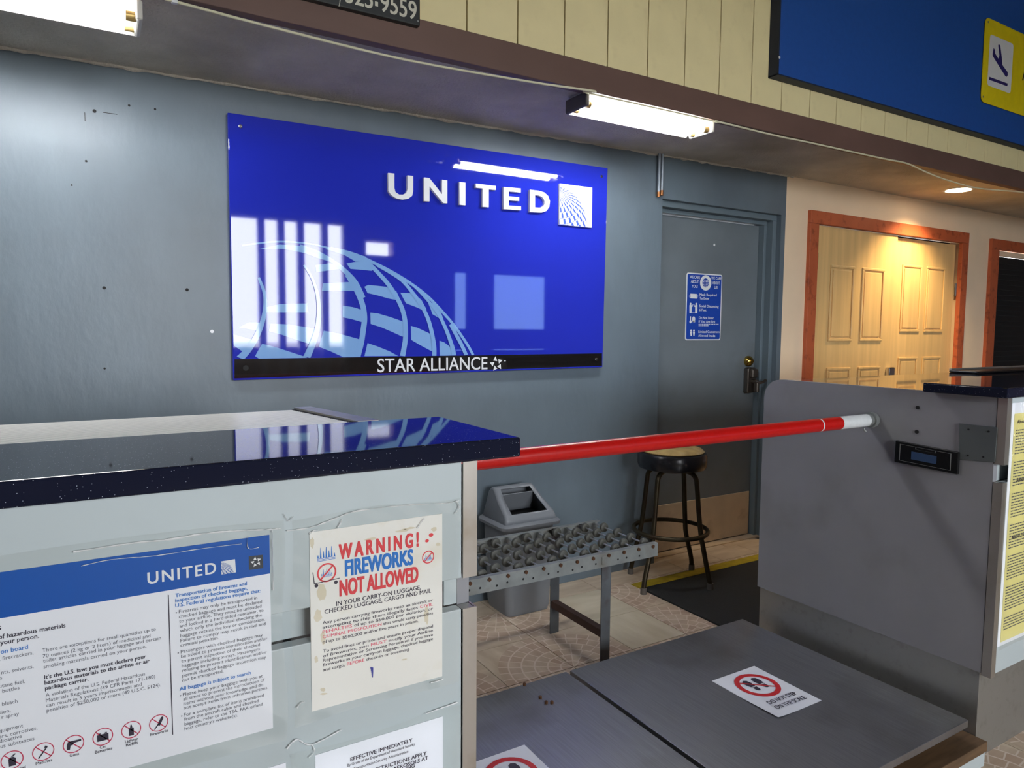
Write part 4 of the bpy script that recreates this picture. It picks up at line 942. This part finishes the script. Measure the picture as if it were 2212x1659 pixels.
# security notice below
sn = thing('security_notice', (.39, YP, .47), 'plain white security notice in black serif type below fireworks warning', 'poster')
n_tr, n_tl = PI(933, 1350, 0), PI(168, 1572, 0)
build('paper_sheet', G().box(n_tl.x, n_tr.x, YP, YP+.0008, n_tr.z-.28, n_tr.z), 'paper', parent=sn)
g = G()
for s, a, b, cap, off in (('EFFECTIVE IMMEDIATELY', (380, 1620), (750, 1512), .0062, .02), ('By Order of the Department of Homeland Security', (362, 1652), (765, 1535), .0045, .002), ('Transportation Security Administration', (400, 1672), (725, 1570), .0045, .002)):
    A_, B_ = PI(*a), PI(*b); line(g, s, A_, (B_.x, A_.y, A_.z), cap, Z, offset=off)
for s, b in (('G RESTRICTIONS APPLY', (835, 1580)), ('OR AEROSOLS AT', (845, 1607)), ('ING', (765, 1655))): line_r(g, s, PI(*b), .0064, Z, XA, 1.05, offset=.02)
build('print', g, 'textdark', parent=sn, kind='stuff')
film('clear_film', n_tl.x-.04, n_tr.x+.03, n_tr.z-.30, n_tr.z+.014, YP-.0016, sn, amp=.0024, seed=21)
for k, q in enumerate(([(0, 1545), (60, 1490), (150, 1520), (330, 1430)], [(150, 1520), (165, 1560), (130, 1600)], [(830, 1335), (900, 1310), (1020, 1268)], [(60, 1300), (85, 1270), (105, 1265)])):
    crease_glint(PI, q, .0015, sn, 20+k)
p = onplane(1, YP, 617.5, 1647.5)
build('taped_sheet', G().box(p.x-.216, p.x, YP, YP+.0008, p.z-.28, p.z), 'paper', label='blank topped white sheet taped under the hazardous materials poster', cat='poster')

# yellow notice on the right counter front
YR = 1.011-.0012
yn = thing('yellow_notice', (2.52, YR, .40), 'pale yellow printed notice under plastic on grey-sided counter', 'poster')
np_ = crop(2000, 780, .53)
y0_, y1_ = onplane(1, YR, *np_(362, 215)), onplane(1, YR, *np_(318, 1140)); xl = y0_.x
build('white_backing', G().box(xl-.016, xl+.36, YR+.0004, YR+.001, y1_.z-.012, 1.118), 'paper', parent=yn)
build('yellow_sheet', G().box(xl, xl+.32, YR-.0006, YR+.0002, y1_.z, y0_.z), 'yellowpaper', parent=yn)
g = G(); g2 = G()
for (cx, cy), s in zip(((372, 255), (368, 492), (348, 727)), ('About', 'About', 'About co')):
    p = onplane(1, YR-.0012, *np_(cx, cy)); line(g, s, p, p+Vector((.010*len(s), 0, 0)), .011, Z, offset=.01, shear=.2)
zz = y0_.z-.035; k = 0; rnd = random.Random(4)
while zz > y1_.z+.03:
    if k % 11 not in (0, 1):
        x = xl+.012
        while x < xl+.29:
            w = rnd.uniform(.006, .018); g2.poly([(x, YR-.0012, zz), (x+w, YR-.0012, zz), (x+w, YR-.0012, zz+.003), (x, YR-.0012, zz+.003)]); x += w+.003
    zz -= .0088; k += 1
build('headings', g, 'textdark', parent=yn, kind='stuff'); build('fine_print', g2, 'textgrey', parent=yn, kind='stuff')
film('clear_film', 2.345, xl+.36, y1_.z-.02, 1.12, YR-.0016, yn, amp=.002, seed=31)

# readout, plate, holes on the right counter side wall
XS = 2.3085
def ps(x, y): q = crop(1600, 780, .2894)(x, y); return onplane(0, XS, *q)
ro = thing('scale_readout', (XS, 1.23, .886), 'black scale readout with blue window on grey counter side', 'display')
def quadx(pts, d): return G().prism(pts, (d, 0, 0))
rp = [ps(1160, 750), ps(1632, 845), ps(1640, 678), ps(1170, 590)]
build('bezel', quadx(rp, -.012), 'display', parent=ro, bevel=.002)
sh = Vector((-.0125, 0, 0))
def inset(pts, u0, u1, v0, v1): 
    f = lambda u, v: pts[0].lerp(pts[1], u).lerp(pts[3].lerp(pts[2], u), v)
    return [f(u0, v0), f(u1, v0), f(u1, v1), f(u0, v1)]
def outline(g, pts, w):
    c = sum((p for p in pts), Vector())/4; inn = [p+(c-p).normalized()*w for p in pts]
    g.add([p+sh for p in pts]+[p+sh for p in inn], [(i, (i+1) % 4, 4+(i+1) % 4, 4+i) for i in range(4)])
g = G(); outline(g, inset(rp, .08, .90, .12, .88), .003); outline(g, inset(rp, .34, .66, .76, .88), .0025); build('bezel_lines', g, 'galv', parent=ro, kind='stuff')
build('readout_window', quadx([p+sh for p in inset(rp, .28, .68, .28, .64)], -.001), 'lcd', parent=ro)
pp = [ps(1630, 735), ps(1900, 755), ps(1920, 495), ps(1632, 465)]
bp_ = build('blank_plate', quadx(pp, -.003), 'dkplate', bevel=.001, label='dark grey square blanking plate screwed on counter side', cat='plate')
for k, (x, y) in enumerate(((1705, 510), (1700, 705), (1815, 715), (1855, 525))):
    p = ps(x, y); build('screw', G().cyl((XS-.0045, p.y, p.z), (XS-.003, p.y, p.z), .003, 8), 'dark', parent=bp_)
for k, (x, y) in enumerate(((1320, 347), (1313, 528))):
    p = ps(x, y); build('bolt_hole', G().cyl((XS-.001, p.y, p.z), (XS+.003, p.y, p.z), .006, 12), 'dark', parent=cR)

# ------------------------------------------------------------------ red barrier bar
bb = thing('barrier_bar', (1.43, 1.42, 1.0), 'red and white taped barrier bar between the two counters', 'barrier')
bz_ = lambda x: 1.0195+.0025*(x-.6)
def seg(n, a, b, m, r=.0215): return build(n, G().cyl((a, 1.42, bz_(a)), (b, 1.42, bz_(b)), r, 20), m, parent=bb, smooth=True)
seg('pipe', .580, 2.296, 'galv', .0205); seg('red_tape', .60, 2.013, 'red'); seg('tape_seam', 2.0135, 2.0195, 'tapewhite', .0216); seg('red_tape', 2.020, 2.120, 'red'); seg('white_tape', 2.1205, 2.272, 'tapewhite')
for x, s in ((2.309, -1), (.5575, 1)):
    br = build('socket', G().cyl((x, 1.42, bz_(x)), (x+s*.018, 1.42, bz_(x)), .027, 20), 'galv', parent=bb, smooth=True)
build('hook', G().tube([(2.262, 1.42, .998), (2.262, 1.418, .990), (2.268, 1.416, .986)], .003, 8), 'galv', parent=bb)

# ================================================================== SCALES
def scale(x0, x1, label):
    t = thing('baggage_scale', ((x0+x1)/2, 1.47, 0), label, 'scale', 'baggage scales between the counters')
    build('platform', G().box(x0, x1, 1.037, 1.902, .126, .150), 'scale', parent=t, bevel=.002)
    build('base_frame', G().box(x0+.03, x1-.03, 1.10, 1.86, .0, .125), 'rust', parent=t)
    return t
scale(.590, 1.372, 'steel baggage scale platform next to the counter with fireworks warning')
scale(1.388, 2.256, 'steel baggage scale platform next to the grey counter side')
kb_ = thing('scale_curb', (1.43, 1.03, 0), 'low pale curb with brown wooden edge under the scales', 'curb')
build('front_face', G().box(.57, 2.313, 1.012, 1.040, 0, .048), 'panel', parent=kb_)
build('wood_edge', G().box(.57, 2.313, 1.006, 1.096, .0485, .080), 'wood', parent=kb_, bevel=.002)
g = None
rz = .1502
def footsign(cx, cy, label, w=.210, h=.266, curl=True):
    t = thing('floor_notice', (cx, cy, rz), label, 'sticker')
    nx, ny = 10, 12; v = []; f = []
    def zz(u, w_): return rz+.0012+(.005*max(0, 1-u*2.2)**1.5*max(0, (.55-w_)/.55) if curl else 0)
    for i in range(nx+1):
        for j in range(ny+1): u, q = i/nx, j/ny; v.append((cx+(u-.5)*w, cy+(q-.5)*h, zz(u, q)))
    for i in range(nx):
        for j in range(ny): a = i*(ny+1)+j; f.append((a, a+ny+1, a+ny+2, a+1))
    n = len(v); v += [(a, b, c-.0008) for a, b, c in v]; f += [tuple(n+i for i in q)[::-1] for q in f]
    build('paper_sheet', G().add(v, f), 'paper', parent=t, smooth=True)
    zt = rz+.0022; c = Vector((cx+.005, cy+.036, zt)); X_, Y_ = Vector((1, 0, 0)), Vector((0, 1, 0))
    g = G(); ring2(g, c, X_, Y_, .057, .074, 40); build('prohibition_ring', g, 'signred', parent=t)
    g = G(); bar2(g, c+Vector((-.045, .038, .0005)), c+Vector((.045, -.038, .0005)), .006, (0, 0, 1)); build('prohibition_bar', g, 'signred', parent=t)
    g = G()
    for s in (-1, 1):
        q = c+Vector((s*.020, .006, 0)); sole = [(0, .036), (.011, .030), (.014, .012), (.010, -.006), (-.009, -.006), (-.012, .012), (-.009, .030)]
        g.poly([q+Vector((x*s*1.1, y, 0)) for x, y in sole]); g.poly([q+Vector((x, y, 0)) for x, y in ((-.009, -.011), (.009, -.011), (.009, -.026), (.004, -.033), (-.004, -.033), (-.009, -.026))])
    build('shoe_prints', g, 'textdark', parent=t, kind='stuff')
    g = G(); line(g, 'DO NOT STEP', (cx-.062, cy-.070, zt+.0025), (cx+.070, cy-.070, zt), .017, (0, 1, 0), offset=.02); line(g, 'ON THE SCALE', (cx-.068, cy-.102, zt+.004), (cx+.074, cy-.102, zt), .017, (0, 1, 0), offset=.02)
    build('lettering', g, 'textdark', parent=t, kind='stuff'); return t
footsign(1.862, 1.467, 'white do-not-step notice on scale beside the grey counter side')
footsign(.915, 1.477, 'white do-not-step notice on scale beside fireworks warning counter', curl=False)
def bumper(px):
    p = onplane(2, .1505, *px); return p
for k, px in enumerate(((1133, 1480), (1167, 1508), (1180, 1519), (1192, 1519))):
    p = bumper(px); build('loose_nut', G().lathe((p.x, p.y, .1501), [(.006, 0), (.006, .006), (.004, .008)], 6), 'bolt', label=('small dark nut at the wall side edge of a scale platform', 'single small nut near a pair of nuts on scale platform', 'small dark nut of a pair lying on the scale platform', 'small dark nut of a pair lying on the scale platform')[k], cat='nut', group='loose nuts on the scale')

# ================================================================== CONVEYOR
cv = thing('roller_conveyor', (1.3, 2.3, 0), 'galvanised skate-wheel conveyor table on grey legs in front of bin', 'conveyor')
CX0, CX1, CY0, CY1 = .62, 1.966, 2.098, 2.50; zr0, zr1 = .405, .460
def channel(y0, s):
    t_ = .0035; w = .022*s
    return [(y0, zr0), (y0+w, zr0), (y0+w, zr0+t_), (y0+t_*s, zr0+t_), (y0+t_*s, zr1-t_), (y0+w, zr1-t_), (y0+w, zr1), (y0, zr1)]
fr_ = build('front_rail', G().prism([(CX0, y, z) for y, z in channel(CY0, 1)], (CX1-CX0, 0, 0)), 'galv', parent=cv)
bk_ = build('back_rail', G().prism([(CX0, y, z) for y, z in channel(CY1, -1)], (CX1-CX0, 0, 0)), 'galv', parent=cv)
ax0 = axm = whm = btm = None; zx = .449; pitch = .0762
for k in range(17):
    x = CX1-.028-pitch*k
    if axm is None:
        axm = build('axle', G().cyl((x, CY0+.001, zx), (x, CY1-.001, zx), .0036, 8), 'axle', parent=cv, smooth=True); ax0 = x
        btm = build('bolt', G().tube([(x, CY0-.005, zx), (x, CY0, zx)], .0075, 6), 'bolt', parent=cv)
    else:
        a = inst(axm, cv, ROOT[cv]); a.location = (x-ax0, 0, 0); a = inst(btm, cv, ROOT[cv]); a.location = (x-ax0, 0, 0)
    for j, fy in enumerate((.07, .31, .57, .84) if k % 2 == 0 else (.18, .44, .70, .95)):
        y = CY0+.03+(CY1-CY0-.06)*fy
        if whm is None:
            whm = build('wheel', G().tube([(x, y-.009, zx), (x, y-.007, zx), (x, y-.0005, zx), (x, y+.0005, zx), (x, y+.007, zx), (x, y+.009, zx)], [.014, .0195, .0215, .0215, .0195, .014], 18), 'wheel', parent=cv, smooth=True); wh0 = (x, y)
        else:
            a = inst(whm, cv, ROOT[cv]); a.location = (x-wh0[0], y-wh0[1], 0)
g = G()
for k in range(16):
    x = 1.03+k*.055+(.012 if k % 2 else 0); disc2(g, (x, CY0-.0006, zr0+.016+(.004 if k % 3 else 0)), (1, 0, 0), (0, 0, 1), .0042, .0042, 10)
build('rail_holes', g, 'dark', parent=fr_, kind='stuff')
for lx in (1.683, .80):
    for y, s in ((CY0+.006, 1), (CY1-.045, 1)):
        P = [(lx, y), (lx+.045, y), (lx+.045, y+.036), (lx+.040, y+.036), (lx+.040, y+.005), (lx, y+.005)]
        build('leg', G().prism([(a, b, .0) for a, b in P], (0, 0, zr0+.03)), 'legsteel', parent=cv)
    build('cross_brace', G().box(lx+.002, lx+.034, CY0+.012, CY1-.046, .118, .150), 'rust', parent=cv, bevel=.002)
lp_ = build('leg_plate', G().box(1.676, 1.702, CY0-.0035, CY0, zr0+.012, zr1-.012), 'galv', parent=cv, bevel=.002)

# ================================================================== BIN
bn = thing('waste_bin', (1.77, 2.79, 0), 'grey plastic swing-hood waste bin against the blue-grey wall', 'bin')
def rr_ring(x0, x1, y0, y1, r, z, n=5):
    pts = []
    for cx, cy, a0 in ((x1-r, y1-r, 0), (x0+r, y1-r, 90), (x0+r, y0+r, 180), (x1-r, y0+r, 270)):
        for k in range(n+1):
            a = math.radians(a0+90*k/n); pts.append((cx+r*math.cos(a), cy+r*math.sin(a), z))
    return pts
def loft(rings, cap0=True, cap1=True):
    g = G(); n = len(rings[0])
    for q in rings: g.v += q
    for i in range(len(rings)-1):
        for k in range(n): g.f.append((i*n+k, i*n+(k+1) % n, (i+1)*n+(k+1) % n, (i+1)*n+k))
    if cap0: g.f.append(tuple(range(n))[::-1])
    if cap1: g.f.append(tuple(range((len(rings)-1)*n, len(rings)*n)))
    return g
BX0_, BX1_, BY0_, BY1_ = 1.572, 1.872, 2.664, 2.910
build('bin_body', loft([rr_ring(1.612, 1.842, 2.694, 2.895, .03, .0), rr_ring(1.603, 1.848, 2.684, 2.900, .035, .03), rr_ring(BX0_+.012, BX1_-.012, BY0_+.012, BY1_-.006, .035, .425)]), 'binp', parent=bn, smooth=True)
rim = build('lid_rim', loft([rr_ring(BX0_-.012, BX1_+.012, BY0_-.012, BY1_+.004, .04, .418), rr_ring(BX0_-.014, BX1_+.014, BY0_-.014, BY1_+.006, .04, .432), rr_ring(BX0_-.002, BX1_+.002, BY0_-.002, BY1_, .04, .442)]), 'binp', parent=bn, smooth=True)
# hood: sloped front with opening; built from a lofted profile with a hole
def hood():
    # cross-section in y/z, front low and back high; opening cut in the sloping face
    xs0, xs1 = BX0_+.008, BX1_-.008
    prof = [(2.672, .440), (2.676, .468), (2.690, .482), (2.770, .530), (2.822, .572), (2.845, .582), (2.868, .578), (2.884, .560), (2.892, .440)]
    g = G()
    def ins(z): return .034*max(0, (z-.440)/.14)
    L_ = [(xs0+ins(z), y, z) for y, z in prof]; R_ = [(xs1-ins(z), y, z) for y, z in prof]
    o0, o1 = .13, .87
    n = len(prof)
    A_ = [tuple(Vector(a).lerp(Vector(b), o0)) for a, b in zip(L_, R_)]; B_ = [tuple(Vector(a).lerp(Vector(b), o1)) for a, b in zip(L_, R_)]
    base = 0; g.v = L_+A_+B_+R_
    for i in range(n-1):
        for c in range(3):
            if c == 1 and i in (2, 3): continue
            a = c*n+i; g.f.append((a, a+1, a+n+1, a+n))
    g.f.append(tuple(range(n))); g.f.append(tuple(range(3*n, 4*n))[::-1])
    return g
hd = build('hood', hood(), 'binp', parent=bn, smooth=True)
mb = hd.modifiers.new('round', 'BEVEL'); mb.width = .012; mb.segments = 3; mb.limit_method = 'ANGLE'; mb.angle_limit = math.radians(25)
md = hd.modifiers.new('wall', 'SOLIDIFY'); md.thickness = .004; md.offset = -1
build('swing_flap', G().prism([(1.62, 2.80, .548), (1.83, 2.80, .548), (1.83, 2.868, .452), (1.62, 2.868, .452)], (0, .004, .002)), 'binp', parent=bn)
build('bin_mouth', loft([rr_ring(BX0_+.02, BX1_-.02, BY0_+.02, BY1_-.02, .03, .4425), rr_ring(BX0_+.02, BX1_-.02, BY0_+.02, BY1_-.02, .03, .4440)]), 'dark', parent=bn)
st = [onplane(1, 2.683, 1010+.1899*a, 1020+.1899*b) for a, b in ((735, 1075), (840, 1075), (850, 955), (775, 965))]
build('sticker', G().prism(st, (0, .003, 0)), 'noticeblue', parent=bn)
st = [onplane(1, 2.680, 1010+.1899*a, 1020+.1899*b) for a, b in ((480, 945), (640, 925), (740, 870), (570, 880))]
build('sticker', G().prism(st, (0, .003, 0)), 'paper', parent=bn)

# ================================================================== MAT
mt_ = thing('floor_mat', (2.85, 2.3, 0), 'black rubber floor mat with yellow border in front of staff door', 'mat')
build('mat_sheet', G().box(2.385, 3.42, 1.905, 2.656, .0, .009), 'blackmat', parent=mt_, bevel=.002)
build('yellow_border', G().prism([(2.385, 2.657, 0), (2.385, 2.657, .009), (2.385, 2.66, .009), (2.385, 2.742, .002), (2.385, 2.742, 0)], (1.035, 0, 0)), 'yellowmat', parent=mt_)

# ================================================================== STOOL
sc_ = Vector((2.585, 2.668, 0))
so_ = thing('bar_stool', tuple(sc_), 'worn round bar stool with black vinyl side and torn yellow top', 'stool')
st_ = build('seat', G().lathe((sc_.x, sc_.y, 0), [(.150, .612), (.172, .618), (.178, .635), (.178, .680), (.172, .694), (.160, .700)], 36), 'vinyl', parent=so_, smooth=True)
build('worn_cushion', G().lathe((sc_.x, sc_.y, 0), [(.160, .6995), (.163, .704), (.150, .716), (.115, .726), (.05, .731), (.005, .732)], 36), 'worn', parent=so_, smooth=True)
build('swivel_plate', G().lathe((sc_.x, sc_.y, 0), [(.08, .596), (.08, .6115)], 24), 'brass', parent=so_)
feet = [(2.353, 2.607, .0), (2.677, 2.467, .0092), (2.826, 2.744, .0)]; feet.append((2*sc_.x-2.677, min(2.89, 2*sc_.y-2.467), .0))
for fx, fy, fz in feet:
    d = Vector((fx-sc_.x, fy-sc_.y, 0)); rf = d.length; d.normalize()
    P = lambda r, z: (sc_.x+d.x*r, sc_.y+d.y*r, z)
    pth = smoothpath([Vector(P(.02, .602)), Vector(P(.09, .600)), Vector(P(.128, .575)), Vector(P(.138, .52)), Vector(P(.150, .40)), Vector(P(.165, .28)), Vector(P(.178, .22)), Vector(P(rf-.012, .08)), Vector(P(rf, .02+fz))], 4)
    lg = build('leg', G().tube(pth, .0125, 12), 'brass', parent=so_, smooth=True)
    build('rubber_tip', G().tube([P(rf, fz+.032), P(rf, fz)], [.0155, .0165], 14), 'rubber', parent=lg, smooth=True)
rn = .190
build('foot_ring', G().tube([(sc_.x+rn*math.cos(a*math.pi/24), sc_.y+rn*math.sin(a*math.pi/24), .285) for a in range(48)], .0115, 10, closed=True), 'brass', parent=so_, smooth=True)
